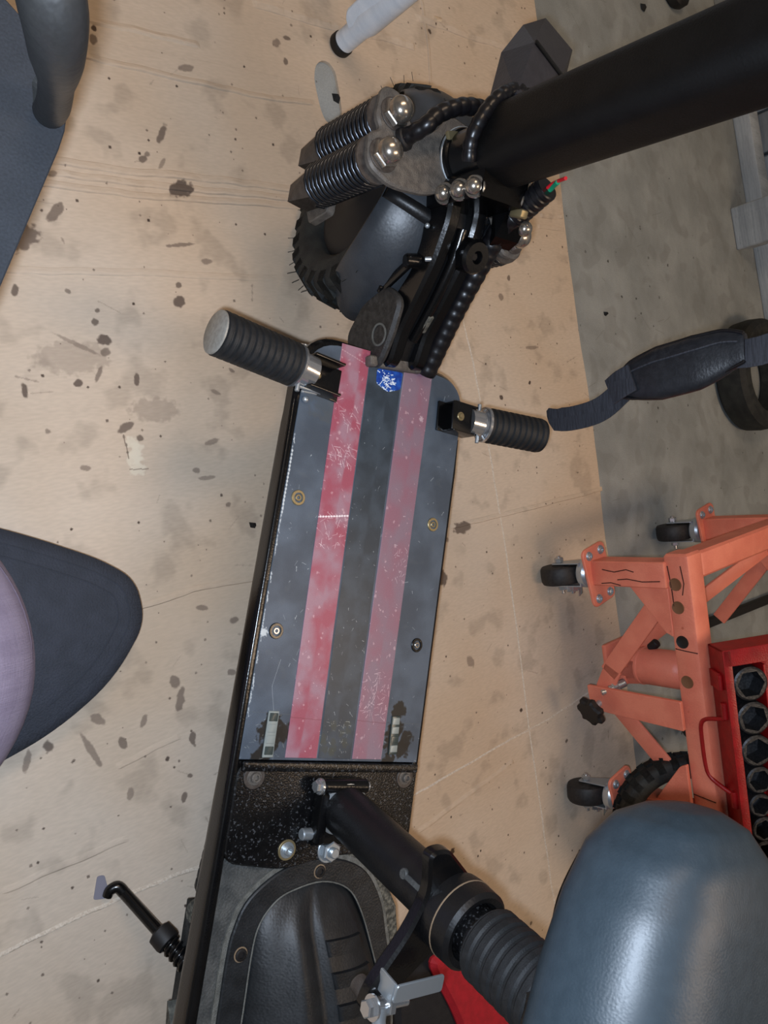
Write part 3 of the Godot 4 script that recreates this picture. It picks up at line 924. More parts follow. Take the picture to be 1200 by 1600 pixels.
# front wheel, mudguard, fork, springs, crown
const PSI := 0.091
const HUB := Vector3(-0.028, 0.158, -0.247)
func wp(a: float, r: float, w: float) -> Vector3:     # a: angle from straight back, over the top, to the front
	var f := Vector3(-sin(PSI), 0, cos(PSI))
	var s := Vector3(cos(PSI), 0, sin(PSI))
	return HUB + f * (cos(a) * r) + Vector3.UP * (sin(a) * r) + s * w

func tire_shapes(place: Callable, big: float, half: float, n := 28) -> Array:
	var rings := []
	var prof := []
	for k in 13:
		var q := -1.0 + 2.0 * k / 12.0
		prof.append(Vector2(half * sin(q * PI / 2 * 0.99), big - half * 0.95 + half * 0.80 * sqrt(maxf(0.0, 1.0 - pow(absf(q), 3.5)))))
	prof.append_array([Vector2(half * 0.72, big - half * 1.30), Vector2(-half * 0.72, big - half * 1.30)])
	for i in 56:
		var ring := PackedVector3Array()
		for v in prof:
			ring.append(place.call(TAU * i / 56, v.y, v.x))
		rings.append(ring)
	var out := [loft(rings, true, false, true)]
	# tread blocks: a staggered row on either shoulder and one along the middle
	for i in n:
		for s in [-1, 0, 1]:
			var a0 := TAU * (i + (0.5 if s == 0 else 0.0)) / n
			var a1 := a0 + TAU / n * 0.60
			var w0: float = half * (0.42 if s != 0 else -0.28) * (s if s != 0 else 1)
			var w1: float = half * (0.98 if s != 0 else 0.28) * (s if s != 0 else 1)
			var lo := big - half * 0.45
			var hi0 := big
			var hi1 := big - (half * 0.30 if s != 0 else 0.0)
			out.append(hull([place.call(a0, lo, w0), place.call(a1, lo, w0), place.call(a0, lo - half * 0.3 * absf(s), w1), place.call(a1, lo - half * 0.3 * absf(s), w1),
				place.call(a0 + 0.015, hi0, w0), place.call(a1 - 0.015, hi0, w0), place.call(a0 + 0.015, hi1, w1), place.call(a1 - 0.015, hi1, w1)]))
	return out

func front() -> void:
	var wheel := Node3D.new()
	wheel.name = "front_wheel"
	scoot.add_child(wheel, true)
	part(wheel, "tire", tire_shapes(wp, 0.158, 0.047), M.tire_rubber)
	var ax := (wp(0, 0, 1) - HUB).normalized()
	part(wheel, "hub_motor", [lathe([[0, -0.040], [0.030, -0.040], [0.036, -0.036], [0.078, -0.034], [0.090, -0.028], [0.096, -0.020], [0.098, 0.0], [0.096, 0.020], [0.090, 0.028], [0.078, 0.034], [0.036, 0.036], [0.030, 0.040], [0, 0.040]], HUB, ax, 40)], M.knob_black)
	var hairs := []
	for i in 26:
		var a := 0.35 - i * 0.16
		hairs.append(tube([wp(a, 0.152, -0.036), wp(a + 0.01, 0.1605, -0.040 - 0.003 * (i % 3))], 0.0005, 4))
	part(wheel, "rubber_hair", hairs, M.tire_rubber).set_meta("kind", "stuff")
	# mudguard: a shell over the wheel from low behind to the front
	var rings := []
	for i in 33:
		var a := deg_to_rad(lerpf(-10.0, 152.0, i / 32.0))
		var end := clampf((rad_to_deg(a) + 11.0) / 64.0, 0, 1)
		var half := 0.0810 * (0.36 + 0.64 * sqrt(sin(end * PI / 2)))
		if i > 26:
			half *= lerpf(1.0, 0.75, (i - 26) / 6.0)
		var ring := PackedVector3Array()
		for side in 2:
			for k in 13:
				var q := (-1.0 + k / 6.0) * (1 if side == 0 else -1)
				var drop := 0.030 * pow(absf(q), 2.3)
				ring.append(wp(a, lerpf(0.1690, 0.1625, smoothstep(58.0, 76.0, rad_to_deg(a))) - drop - side * 0.0028, 0.016 + half * q))
		rings.append(ring)
	var mud := part(scoot, "front_mudguard", [loft(rings)], M.fender_plastic)
	var rim := []
	for i in 9:
		var a := deg_to_rad(lerpf(56, 62, i / 8.0))
		var ring := PackedVector3Array()
		for side in 2:
			for k in 13:
				var q := (-1.0 + k / 6.0) * (1 if side == 0 else -1)
				ring.append(wp(a, 0.1690 - 0.030 * pow(absf(q), 2.3) + (0.004 + 0.004 * sin(i * PI / 8)) * (1 - side), 0.016 + 0.0805 * q))
		rim.append(ring)
	part(mud, "mudguard_rim", [loft(rim)], M.satin_black)
	part(mud, "rivet", [acorn(wp(deg_to_rad(56), 0.176, -0.012), wp(deg_to_rad(56), 1, 0) - HUB, 0.0035)], M.zinc)
	# crown plate with a lobe under every dome nut
	var cr := PackedVector2Array()      # outline, then moved under the steering axis
	for p in rounded(poly([-0.134, -0.300, -0.104, -0.303, -0.088, -0.270, -0.050, -0.285, -0.035, -0.318, 0.020, -0.318, 0.035, -0.285, 0.066, -0.265, 0.076, -0.300, 0.112, -0.296, 0.114, -0.258, 0.102, -0.243, 0.114, -0.228, 0.112, -0.192, 0.078, -0.186, 0.054, -0.232, 0.030, -0.238, -0.020, -0.226, -0.050, -0.204, -0.090, -0.192, -0.108, -0.190, -0.138, -0.198, -0.142, -0.236, -0.127, -0.246, -0.136, -0.258]), 0.014, 5):
		cr.append(p + Vector2(-0.028, 0.041))
	var crown := part(scoot, "fork_crown", [flat_plate(cr, 0.327, 0.337, 0.0025)], M.dirty_metal)
	for c in [[-0.142, -0.230], [-0.148, -0.176], [0.064, -0.230], [0.065, -0.172]]:
		var o := Vector3(c[0], 0.337, c[1])
		part(crown, "washer", [washer(o, Vector3.UP, 0.019, 0.0015)], M.brown_metal)
		part(crown, "dome_nut", [acorn(o + Vector3(0, 0.0015, 0), Vector3.UP, 0.0160), hexbolt(o + Vector3(0, 0.001, 0), Vector3.UP, 0.0165, 0.008)], M.nickel)
		# spring leg under it
		var top := Vector3(c[0], 0.328, c[1])
		var low := Vector3(c[0] + 0.003, 0.200, c[1] - 0.020)
		var leg := part(scoot, "spring_leg", [lathe([[0, 0], [0.0185, 0], [0.0185, 0.121], [0.027, 0.122], [0.027, 0.127], [0.0, 0.127]], low, top - low, 24)], M.brown_metal)
		part(leg, "spring", [coil(low, top - Vector3(0, 0.006, 0), 0.0255, 0.0026, 14)], M.spring_steel)
		part(leg, "lower_block", [hull([low + V(-0.0202, 0.004, -0.0118), low + V(-0.0202, 0.004, 0.0118), low + V(0.0202, 0.004, -0.0118), low + V(0.0202, 0.004, 0.0118), low + V(-0.0101, 0.006, -0.0218), low + V(0.0101, 0.006, -0.0218), low + V(-0.0101, 0.006, 0.0218), low + V(0.0101, 0.006, 0.0218),
			low + V(-0.0168, -0.048, -0.0118), low + V(-0.0168, -0.048, 0.0118), low + V(0.0168, -0.048, -0.0118), low + V(0.0168, -0.048, 0.0118), low + V(-0.0218, -0.02, 0.0000), low + V(0.0218, -0.02, 0.0000)])], M.brown_metal)
	for s in [-1, 1]:
		var x: float = -0.036 + s * 0.090
		part(scoot, "axle_plate", [side_plate([-0.300, 0.150, -0.285, 0.205, -0.165, 0.205, -0.165, 0.160, -0.215, 0.135, -0.275, 0.135], x - 0.006, x + 0.006)], M.dirty_metal)
	part(scoot, "axle", [bar(HUB - ax * 0.108, HUB + ax * 0.108, 0.008)], M.dirty_metal)
	for s in [-1, 1]:
		part(scoot, "axle_nut", [hexbolt(HUB + ax * 0.098 * s, ax * s, 0.014, 0.012)], M.dirty_metal)
	# loom from the crown up behind the stem
	part(crown, "cable_gland", [lathe([[0, 0], [0.013, 0], [0.013, 0.006], [0.009, 0.010], [0, 0.010]], V(-0.126, 0.336, -0.207), V(0.3, 1, -0.2), 20)], M.knob_black)
	part(scoot, "front_cable", [wrapped([V(-0.126, 0.340, -0.207), V(-0.119, 0.368, -0.214), V(-0.109, 0.375, -0.230), V(-0.088, 0.382, -0.248), V(-0.064, 0.385, -0.260), V(-0.036, 0.384, -0.267), V(-0.014, 0.380, -0.264), V(-0.004, 0.374, -0.250)], 0.0098, 0.013)], M.cable_wrap)
	part(scoot, "front_cable", [wrapped([V(-0.012, 0.418, -0.286), V(-0.040, 0.424, -0.276), V(-0.062, 0.422, -0.258), V(-0.077, 0.415, -0.230), V(-0.079, 0.402, -0.205), V(-0.070, 0.392, -0.186)], 0.0085, 0.012)], M.cable_wrap)
	part(scoot, "brake_cable", [tube(curve([V(-0.060, 0.346, -0.245), V(-0.044, 0.362, -0.252), V(-0.018, 0.395, -0.268), V(0.004, 0.412, -0.276)]), 0.0018, 8)], M.zinc)
	part(scoot, "cable_clip", [box(V(-0.062, 0.347, -0.243), V(0.020, 0.006, 0.010), Basis(Vector3.UP, 0.5))], M.old_brass)
	# stem: round sleeve, then a wide tube with rounded corners that rises out of the picture
	var up := V(0, 0.99, 0.143).normalized()
	var s0 := V(-0.032, 0.330, -0.229)
	var f := axes(up, Vector3(0, 0, 1))
	part(scoot, "steering_sleeve", [lathe([[0, -0.05], [0.030, -0.05], [0.030, 0.004], [0.0395, 0.004], [0.0395, 0.012], [0.0375, 0.016], [0.0345, 0.017], [0.0345, 0.100], [0, 0.100]], s0, up, 40)], M.gloss_black)
	part(scoot, "sleeve_ring", [lathe([[0.0385, 0.0], [0.0402, 0.001], [0.0402, 0.003], [0.0385, 0.004]], s0 + up * 0.009, up, 40)], M.zinc)
	var stem := part(scoot, "stem", [prism(rrect(0.078, 0.080, 0.026, 8), 0.068, 0.74, Transform3D(f, s0), 0.004)], M.stem_black)
	part(stem, "stem_collar", [prism(rrect(0.084, 0.086, 0.030, 8), 0.66, 0.70, Transform3D(f, s0), 0.003)], M.gloss_black)
	# handlebar above the picture, from which a strap hangs
	var hb := s0 + up * 0.70
	var bar_part := part(scoot, "handlebar", [bar(hb + V(-0.30, 0.01, 0.0), hb + V(0.30, 0.01, 0.0), 0.016, 20)], M.gloss_black)
	for s in [-1, 1]:
		part(bar_part, "grip", [ribbed(hb + V(0.19 * s, 0.01, 0.0), hb + V(0.31 * s, 0.01, 0.0), 0.019, 14, 0.002)], M.grip_rubber)
	# headlight case
	var h := V(-0.028, 0.030, 0.033)
	var A := V(-0.022, 0.402, -0.296) + h
	var B := V(-0.004, 0.402, -0.371) + h
	var C := V(0.052, 0.396, -0.364) + h
	var D := V(0.004, 0.398, -0.282) + h
	var lamp := part(scoot, "headlight", [hull([A, B, C, D, h + V(-0.022, 0.357, -0.303), h + V(-0.013, 0.358, -0.377), h + V(0.012, 0.362, -0.428), h + V(0.046, 0.364, -0.459), h + V(0.100, 0.364, -0.449), h + V(0.096, 0.362, -0.410), h + V(0.022, 0.356, -0.299), h + V(0.060, 0.352, -0.33), h + V(0.03, 0.315, -0.33), h + V(0.02, 0.325, -0.40), h + V(0.07, 0.325, -0.43)])], M.headlight_case)
	# the seam between its two halves
	part(lamp, "seam", [beam(B + V(0.001, 0.0006, -0.001), C + V(0.0, 0.0006, -0.001), 0.006, 0.003)], M.gloss_black)
	part(lamp, "lens", [moved(flat_plate(rounded(poly([0.045, -0.452, 0.098, -0.442, 0.098, -0.4495, 0.047, -0.4595]), 0.002, 2), 0.338, 0.362, 0.001), Transform3D(Basis(), h))], M.cap_steel)
	part(lamp, "bracket", [beam(V(-0.005, 0.372, -0.30), V(-0.03, 0.372, -0.24), 0.03, 0.008)], M.gloss_black)

func neck() -> void:
	# two arms side by side join the deck to the steering head; modelled straight, then turned to meet the head
	var xf := Transform3D(Basis(Vector3.UP, 0.2134), V(-0.032, 0, -0.24))
	var n := func(shape: Array) -> Array: return moved(shape, xf)
	var side := [0.236, 0.188, 0.205, 0.192, 0.177, 0.206, 0.149, 0.234, 0.127, 0.266, 0.093, 0.288, 0.045, 0.298, 0.040, 0.352, 0.088, 0.338, 0.130, 0.310, 0.165, 0.277, 0.200, 0.242, 0.240, 0.218]
	part(scoot, "neck_arm", [n.call(side_plate(side, -0.032, -0.011, 0.004, 0.012))], M.gloss_black)
	part(scoot, "neck_arm", [n.call(side_plate(side, 0.011, 0.032, 0.004, 0.012))], M.gloss_black)
	part(scoot, "neck_web", [n.call(side_plate([0.230, 0.190, 0.177, 0.210, 0.127, 0.268, 0.093, 0.290, 0.03, 0.300, 0.03, 0.330, 0.088, 0.322, 0.130, 0.294, 0.165, 0.262, 0.200, 0.228, 0.232, 0.205], -0.013, 0.013, 0.002, 0.012))], M.satin_black)
	part(scoot, "neck_ridge", [n.call(tube(curve([V(0.0, 0.232, 0.205), V(0.0, 0.275, 0.165), V(0.0, 0.310, 0.125), V(0.0, 0.330, 0.09)]), 0.007, 12))], M.gloss_black)
	var head := part(scoot, "steering_head", [n.call(hull([V(-0.034, 0.290, 0.062), V(0.034, 0.290, 0.062), V(-0.034, 0.395, 0.080), V(0.034, 0.395, 0.080), V(-0.030, 0.290, 0.03), V(0.030, 0.290, 0.03), V(-0.036, 0.405, 0.052), V(0.036, 0.405, 0.052), V(-0.036, 0.30, 0.040), V(0.036, 0.30, 0.040)]))], M.gloss_black)
	for s in [-1, 1]:
		for k in 3:
			var o := V(0.0355 * s, 0.338 + [0.0, 0.026, 0.050][k], 0.058 + [0.0, 0.005, 0.010][k])
			part(head, "dome_bolt", [n.call(acorn(o, V(s, 0.45, 0.30), 0.0105)), n.call(washer(o, V(s, 0.45, 0.30), 0.0125, 0.003))], M.nickel)
	part(scoot, "clamp_plate", [n.call(hull([V(0.03, 0.355, 0.100), V(0.070, 0.355, 0.100), V(0.03, 0.395, 0.055), V(0.070, 0.395, 0.055), V(0.035, 0.340, 0.105), V(0.070, 0.340, 0.105), V(0.035, 0.350, 0.05), V(0.070, 0.350, 0.05)]))], M.gloss_black)
	part(scoot, "clamp_bolt", [n.call(acorn(V(0.050, 0.378, 0.092), V(0.1, 0.8, 0.5), 0.010))], M.nickel)
	# pivot boss on the right arm
	var boss := part(scoot, "pivot_boss", [n.call(lathe([[0, -0.01], [0.021, -0.01], [0.021, 0.018], [0.018, 0.022], [0.008, 0.022], [0.007, 0.012], [0, 0.012]], V(0.016, 0.318, 0.114), V(0, 0.9, 0.45), 28))], M.gloss_black)
	part(boss, "boss_bolt", [n.call(hexbolt(V(0.016, 0.328, 0.119), V(0, 0.9, 0.45), 0.005, 0.006))], M.dark_iron)
	# folding hook on the left arm
	var hook := part(scoot, "folding_hook", [n.call(bar(V(-0.028, 0.282, 0.120), V(-0.048, 0.276, 0.122), 0.009)), n.call(beam(V(-0.040, 0.279, 0.122), V(-0.040, 0.222, 0.140), 0.006, 0.012)), n.call(bar(V(-0.030, 0.222, 0.139), V(-0.046, 0.218, 0.139), 0.0065))], M.gloss_black)
	part(hook, "pin", [n.call(bar(V(-0.036, 0.300, 0.125), V(-0.030, 0.306, 0.125), 0.003))], M.zinc)
	# scuffed side cheek with a raised ring, hinge block on the deck's front rim
	var cheek := part(scoot, "neck_cheek", [n.call(side_plate([0.236, 0.150, 0.240, 0.212, 0.205, 0.240, 0.165, 0.262, 0.138, 0.232, 0.150, 0.180, 0.185, 0.140], -0.044, -0.032, 0.004, 0.014))], M.dirty_black)
	part(cheek, "ring", [n.call(lathe([[0.0125, 0], [0.0125, 0.0015], [0.0150, 0.0015], [0.0150, 0]], V(-0.0435, 0.216, 0.200), V(-1, 0, 0), 28))], M.light_grey_lip)
	part(scoot, "neck_cheek", [n.call(side_plate([0.236, 0.160, 0.240, 0.205, 0.205, 0.225, 0.165, 0.240, 0.138, 0.222, 0.150, 0.180, 0.185, 0.150], 0.032, 0.042, 0.004, 0.014))], M.gloss_black)
	var hinge := part(scoot, "hinge_block", [box(V(0.012, 0.202, -0.012), V(0.062, 0.012, 0.016), Basis(Vector3.UP, 0.20), 0.003)], M.dirty_metal)
	for o in [V(-0.030, 0.204, -0.002), V(0.046, 0.204, -0.018)]:
		part(hinge, "hinge_lug", [box(o, V(0.013, 0.014, 0.014), Basis(Vector3.UP, 0.20), 0.003)], M.dirty_metal)
	for p in [[V(0.002, 0.246, 0.197), V(0.002, 0.266, 0.180)], [V(0.022, 0.318, 0.121), V(0.022, 0.333, 0.100)]]:
		part(scoot, "worn_tab", [n.call(beam(p[0], p[1], 0.010, 0.006))], M.muddy_grey)
	# thick cable loom down the right side, loose wires at its top
	var loom := part(scoot, "cable_loom", [n.call(wrapped([V(0.044, 0.205, 0.240), V(0.046, 0.257, 0.176), V(0.047, 0.301, 0.130), V(0.048, 0.345, 0.087), V(0.048, 0.385, 0.070)], 0.0140, 0.014)), n.call(ribbed(V(0.048, 0.372, 0.076), V(0.048, 0.422, 0.060), 0.0155, 6, 0.0015))], M.cable_wrap)
	part(loom, "red_wire", [n.call(tube(curve([V(0.048, 0.418, 0.062), V(0.046, 0.430, 0.060), V(0.042, 0.444, 0.062), V(0.036, 0.458, 0.066)]), 0.0022, 8))], M.wire_red)
	part(loom, "green_wire", [n.call(tube(curve([V(0.049, 0.414, 0.064), V(0.050, 0.424, 0.063), V(0.047, 0.432, 0.062), V(0.042, 0.442, 0.063)]), 0.0030, 8))], M.wire_green)
	part(loom, "cable_tie", [n.call(box(V(0.036, 0.388, 0.082), V(0.012, 0.020, 0.010), Basis(Vector3(1, 0, 0), 0.4), 0.002))], M.old_brass)

func pegs() -> void:
	for s in [-1, 1]:
		# from the hinge on the deck out to the end cap
		var a: Vector3 = V(-0.121, 0.214, 0.045) if s < 0 else V(0.146, 0.212, 0.030)
		var b: Vector3 = V(-0.252, 0.222, 0.044) if s < 0 else V(0.262, 0.242, 0.022)
		var d := (b - a).normalized()
		var r := 0.0265 if s < 0 else 0.0255
		var f := axes(d, Vector3.UP)
		var root := part(scoot, "foot_peg", [ribbed(a + d * (0.026 if s < 0 else 0.022), b, r, 12 if s < 0 else 10, 0.0026)], M.grip_rubber)
		part(root, "end_cap", [lathe([[0, 0], [r * 0.96, 0], [r * 0.96, 0.002], [r * 0.90, 0.003], [0, 0.003]], b, d, 32)], M.cap_steel if s < 0 else M.grip_rubber)
		part(root, "collar", [lathe([[0, 0], [r * 0.74, 0], [r * 0.74, 0.020], [r * 1.0, 0.023], [r * 1.02, 0.0265], [0, 0.0265]], a, d, 32)], M.chrome)
		for e in [-1, 1]:
			part(root, "clamp_screw", [bar(a + d * 0.016 + f.x * r * 0.6 * e, a + d * 0.016 + f.x * r * 1.12 * e, 0.0028)], M.zinc)
		# folded black bracket: floor tab, two cheeks
		var o := a - d * 0.012
		var fl := V(d.x, 0, d.z).normalized()
		var lat := V(-fl.z, 0, fl.x)
		var fb := Basis(lat, Vector3.UP, fl * signf(lat.cross(Vector3.UP).dot(fl)))
		var br := part(scoot, "peg_bracket", [box(V(o.x, 0.2005, o.z) - fl * 0.012, V(0.042, 0.004, 0.052), fb, 0.001), box(o + lat * 0.0195 + V(0, 0.000, 0) - fl * 0.004, V(0.003, 0.030, 0.044), fb, 0.001), box(o - lat * 0.0195 - fl * 0.004, V(0.003, 0.030, 0.044), fb, 0.001)], M.gloss_black)
		if s > 0:
			part(br, "bracket_top", [box(o + V(0, 0.014, 0) - fl * 0.012, V(0.040, 0.003, 0.036), fb, 0.001)], M.gloss_black)
			part(br, "bracket_bolt", [washer(o + V(0, 0.0155, 0) - fl * 0.016, Vector3.UP, 0.0062, 0.0015), hexbolt(o + V(0, 0.0165, 0) - fl * 0.016, Vector3.UP, 0.0038, 0.003)], M.old_brass)
		else:
			part(br, "bracket_bolt", [acorn(o + V(0, 0.002, 0.002) + fl * 0.006, -fl, 0.0045)], M.old_brass)
			part(br, "split_pin", [bar(o + V(0, -0.004, 0.019) - fl * 0.008, o + V(0, -0.002, 0.022) + fl * 0.026, 0.0022), bar(o + V(0, -0.010, 0.020) - fl * 0.006, o + V(0, -0.008, 0.024) + fl * 0.016, 0.0020)], M.zinc)
			part(br, "stray_nut", [acorn(V(-0.116, 0.1985, 0.076), Vector3.UP, 0.0045)], M.zinc)

func rear() -> void:
	# glossy plate behind the deck, powdered with dust
	var plate := part(scoot, "rear_plate", [flat_plate(rounded(poly([-0.122, 0.507, 0.149, 0.507, 0.149, 0.618, 0.03, 0.618, -0.040, 0.630, -0.122, 0.618]), 0.020, 6), 0.180, 0.200, 0.002)], M.dusty_black)
	part(plate, "front_lip", [beam(V(-0.118, 0.2005, 0.512), V(0.146, 0.2005, 0.512), 0.011, 0.006)], M.dusty_black)
	for p in [[-0.100, 0.524, 0], [0.127, 0.524, 0], [-0.040, 0.607, 1]]:
		var o := V(p[0], 0.200, p[1])
		var cup := part(plate, "bolt_cup", [washer(o, Vector3.UP, 0.0135 if p[2] == 0 else 0.012, 0.0015, 0.008)], M.brown_metal if p[2] == 0 else M.old_brass)
		part(cup, "bolt", [washer(o, Vector3.UP, 0.0095, 0.002), socket_screw(o + V(0, 0.002, 0), Vector3.UP, 0.0058, 0.005)], M.dirty_metal if p[2] == 0 else M.zinc)
	# hinge of the seat post: foot plate, barrel, side arm, zinc bolts
	var foot := part(scoot, "seat_hinge", [box(V(0.022, 0.204, 0.563), V(0.066, 0.010, 0.078), Basis(), 0.003)], M.gloss_black)
	part(foot, "hinge_barrel", [bar(V(-0.014, 0.216, 0.531), V(0.052, 0.216, 0.531), 0.0088, 20), box(V(0.018, 0.208, 0.531), V(0.062, 0.016, 0.014), Basis(), 0.003)], M.gloss_black)
	part(foot, "hinge_pin", [washer(V(-0.016, 0.216, 0.531), V(-1, 0, 0), 0.0098, 0.004), hexbolt(V(-0.019, 0.216, 0.531), V(-1, 0, 0), 0.0075, 0.006)], M.chrome)
	part(foot, "hinge_pin", [bar(V(0.052, 0.216, 0.531), V(0.056, 0.216, 0.531), 0.006)], M.chrome)
	part(foot, "hinge_arm", [beam(V(-0.010, 0.212, 0.538), V(-0.008, 0.212, 0.598), 0.013, 0.020, Vector3.UP, 0.004)], M.gloss_black)
	part(foot, "arm_bolt", [bar(V(-0.028, 0.207, 0.588), V(-0.012, 0.207, 0.588), 0.007, 16)], M.zinc)
	var zb := V(0.020, 0.199, 0.610)
	part(foot, "zinc_bolt", [washer(zb, Vector3.UP, 0.0155, 0.0025), hexbolt(zb + V(0, 0.0025, 0), Vector3.UP, 0.0125, 0.009), bar(zb + V(0, 0.0115, 0), zb + V(0, 0.017, 0), 0.0065, 16)], M.zinc)
	# seat post
	var a := V(0.022, 0.207, 0.556)
	var up := V(0.0, 0.305, 0.068).normalized()
	var post := part(scoot, "seat_post", [lathe([[0, 0], [0.0345, 0], [0.0345, 0.004], [0.0325, 0.008], [0.0292, 0.010], [0.0288, 0.215], [0, 0.215]], a, up, 40)], M.satin_black)
	part(post, "weld_ring", [lathe([[0.030, 0.005], [0.0335, 0.007], [0.0325, 0.010], [0.029, 0.011]], a, up, 40)], M.zinc)
	var slot_at := a + up * 0.166 + V(-0.0265, 0, -0.010)
	part(post, "slot", [beam(slot_at, slot_at + up * 0.04, 0.006, 0.004, V(-1, 0, -0.4)), bar(slot_at - V(0.002, 0, 0), slot_at + V(0.003, 0, 0), 0.006, 16)], M.dull_grey_plastic)
	# clamp: thick slotted plate round the post, with a pin, and a collar above it
	var f := axes(up, Vector3(0, 0, 1))           # f.x is across, f.y towards the front
	var cl := a + up * 0.200
	var plate_poly := rounded(poly([-0.052, 0.062, -0.028, 0.066, 0.020, 0.030, 0.036, 0.0, 0.030, -0.030, 0.0, -0.036, -0.030, -0.064, -0.062, -0.100, -0.082, -0.094, -0.078, -0.070, -0.050, -0.020, -0.038, 0.020]), 0.014, 5)
	var fx := Basis(V(1, 0, 0), up.cross(V(1, 0, 0)) * -1.0, up)
	if fx.determinant() < 0:
		fx = Basis(V(1, 0, 0), up.cross(V(1, 0, 0)), up)
	var lever := part(post, "clamp_plate", [prism(plate_poly, 0, 0.016, Transform3D(Basis(V(1, 0, 0), -V(0, 0, 1).slide(up).normalized(), up), cl), 0.003)], M.gloss_black)
	var rearward := V(0, 0, 1).slide(up).normalized()
	part(lever, "pin", [lathe([[0, -0.03], [0.0095, -0.03], [0.0095, 0.004], [0.008, 0.006], [0, 0.006]], cl + rearward * 0.088 + V(-0.066, 0, 0) + up * 0.014, up, 20)], M.brown_metal)
	part(post, "collar", [lathe([[0.030, 0], [0.040, 0], [0.041, 0.010], [0.040, 0.034], [0.036, 0.038], [0.030, 0.036], [0.030, 0]], cl + up * 0.016, up, 40)], M.satin_black)
	part(post, "copper_ring", [lathe([[0.0400, 0.0], [0.0412, 0.001], [0.0412, 0.002], [0.0400, 0.003]], cl + up * 0.030, up, 40)], M.rust_ring)
	part(post, "inner_tube", [bar(cl + up * 0.01, cl + up * 0.10, 0.0262, 32)], M.dusty_black)
	part(post, "bellows", [ribbed(cl + up * 0.068, cl + up * 0.150, 0.0365, 6, 0.0022), bar(cl + up * 0.14, cl + up * 0.20, 0.033, 32)], M.grip_rubber)
	# zinc bracket under the clamp with a cross bolt and a rod that goes down and back
	var z0 := cl + rearward * 0.060 + V(-0.050, 0, 0) + up * 0.036
	var zk := part(post, "zinc_bracket", [prism(rounded(poly([-0.020, 0.008, 0.040, 0.010, 0.042, -0.008, -0.020, -0.010]), 0.004, 3), 0, 0.003, Transform3D(Basis(V(1, 0, 0), -rearward, up), z0), 0.0008), box(z0 + V(-0.019, 0, 0) - up * 0.012 + rearward * 0.002, V(0.003, 0.024, 0.020), Basis(V(1, 0, 0), up, rearward), 0.001)], M.zinc)
	var bo := z0 + rearward * 0.022 - up * 0.012 + V(-0.020, 0, 0)
	part(zk, "cross_bolt", [hexbolt(bo - V(0.018, 0, 0), V(1, 0, 0), 0.0085, 0.008), bar(bo - V(0.010, 0, 0), bo + V(0.034, 0, 0), 0.005, 16), washer(bo - V(0.010, 0, 0), V(1, 0, 0), 0.0115, 0.003), hexbolt(bo + V(0.006, 0, 0), V(1, 0, 0), 0.0105, 0.008)], M.chrome)
	part(zk, "rod", [tube(curve([bo, bo + V(0.0, 0.002, 0.014), bo + V(0.004, 0.010, 0.032), bo + V(0.006, 0.022, 0.075), bo + V(0.008, 0.03, 0.13)]), taper(25, [0.0085, 0.0062, 0.0066, 0.0066]), 14), bar(bo + V(-0.01, 0.008, 0.046), bo + V(0.01, 0.008, 0.046), 0.004)], M.zinc)
	# rear deck: dusty plate beside the wheel arch, raised arch rim, dome with ribs
	part(scoot, "rear_deck", [flat_plate(poly([-0.118, 0.600, 0.02, 0.600, 0.02, 0.640, -0.05, 0.655, -0.075, 0.70, -0.075, 0.93, -0.118, 0.93]), 0.165, 0.192, 0.001)], M.dull_grey_plastic)
	part(scoot, "muddy_ledge", [flat_plate(poly([0.02, 0.612, 0.085, 0.612, 0.115, 0.640, 0.150, 0.690, 0.160, 0.728, 0.146, 0.748, 0.132, 0.735, 0.115, 0.69, 0.08, 0.650, 0.02, 0.640]), 0.172, 0.193, 0.002)], M.muddy_grey)
	# arch: outer and inner outline; the rim stands proud of the plate
	var outer := _smooth([[-0.093, 0.93], [-0.094, 0.79], [-0.095, 0.725], [-0.092, 0.692], [-0.078, 0.659], [-0.037, 0.630], [0.017, 0.620], [0.078, 0.635], [0.115, 0.675], [0.135, 0.725], [0.149, 0.765], [0.165, 0.85], [0.170, 0.93]])
	var inner := _smooth([[-0.064, 0.93], [-0.064, 0.79], [-0.065, 0.725], [-0.062, 0.692], [-0.049, 0.670], [-0.028, 0.656], [0.018, 0.647], [0.059, 0.658], [0.085, 0.686], [0.112, 0.735], [0.135, 0.785], [0.152, 0.85], [0.158, 0.93]])
	var ring := PackedVector2Array(outer)
	for k in inner.size():
		ring.append(inner[inner.size() - 1 - k])
	var wide := PackedVector2Array()
	for k in outer.size():
		wide.append(outer[k] + (outer[k] - inner[k]).normalized() * 0.006)
	for k in outer.size():
		wide.append(outer[outer.size() - 1 - k].lerp(inner[inner.size() - 1 - k], 0.2))
	part(scoot, "arch_lip", [flat_plate(wide, 0.188, 0.1945, 0.0)], M.light_grey_lip)
	var arch := part(scoot, "arch_rim", [flat_plate(ring, 0.185, 0.199, 0.0015)], M.rear_plastic)
	for p in [[0.013, 0.635], [-0.079, 0.718]]:
		var o := V(p[0], 0.199, p[1])
		var cup := part(arch, "screw_cup", [washer(o, Vector3.UP, 0.0084, 0.0006, 0.0066)], M.rust_ring)
		part(cup, "screw", [socket_screw(o, Vector3.UP, 0.0070, 0.003)], M.knob_black)
	# dome over the wheel: low at the front, higher towards the rear, a ridge along the left and a step along the middle
	var rings := []
	for i in 25:
		var z := lerpf(0.6475, 0.93, pow(i / 24.0, 1.3))
		var row := PackedVector3Array()
		for side in 2:
			for k in 33:
				row.append(_dome((-1.0 + k / 16.0) * (1 if side == 0 else -1), z, inner, -0.005 if side == 1 else 0.0))
		rings.append(row)
	var dome := part(scoot, "rear_mudguard", [loft(rings)], M.rear_plastic)
	var edge := []
	for p in inner:
		edge.append(V(p.x, 0.1995, p.y))
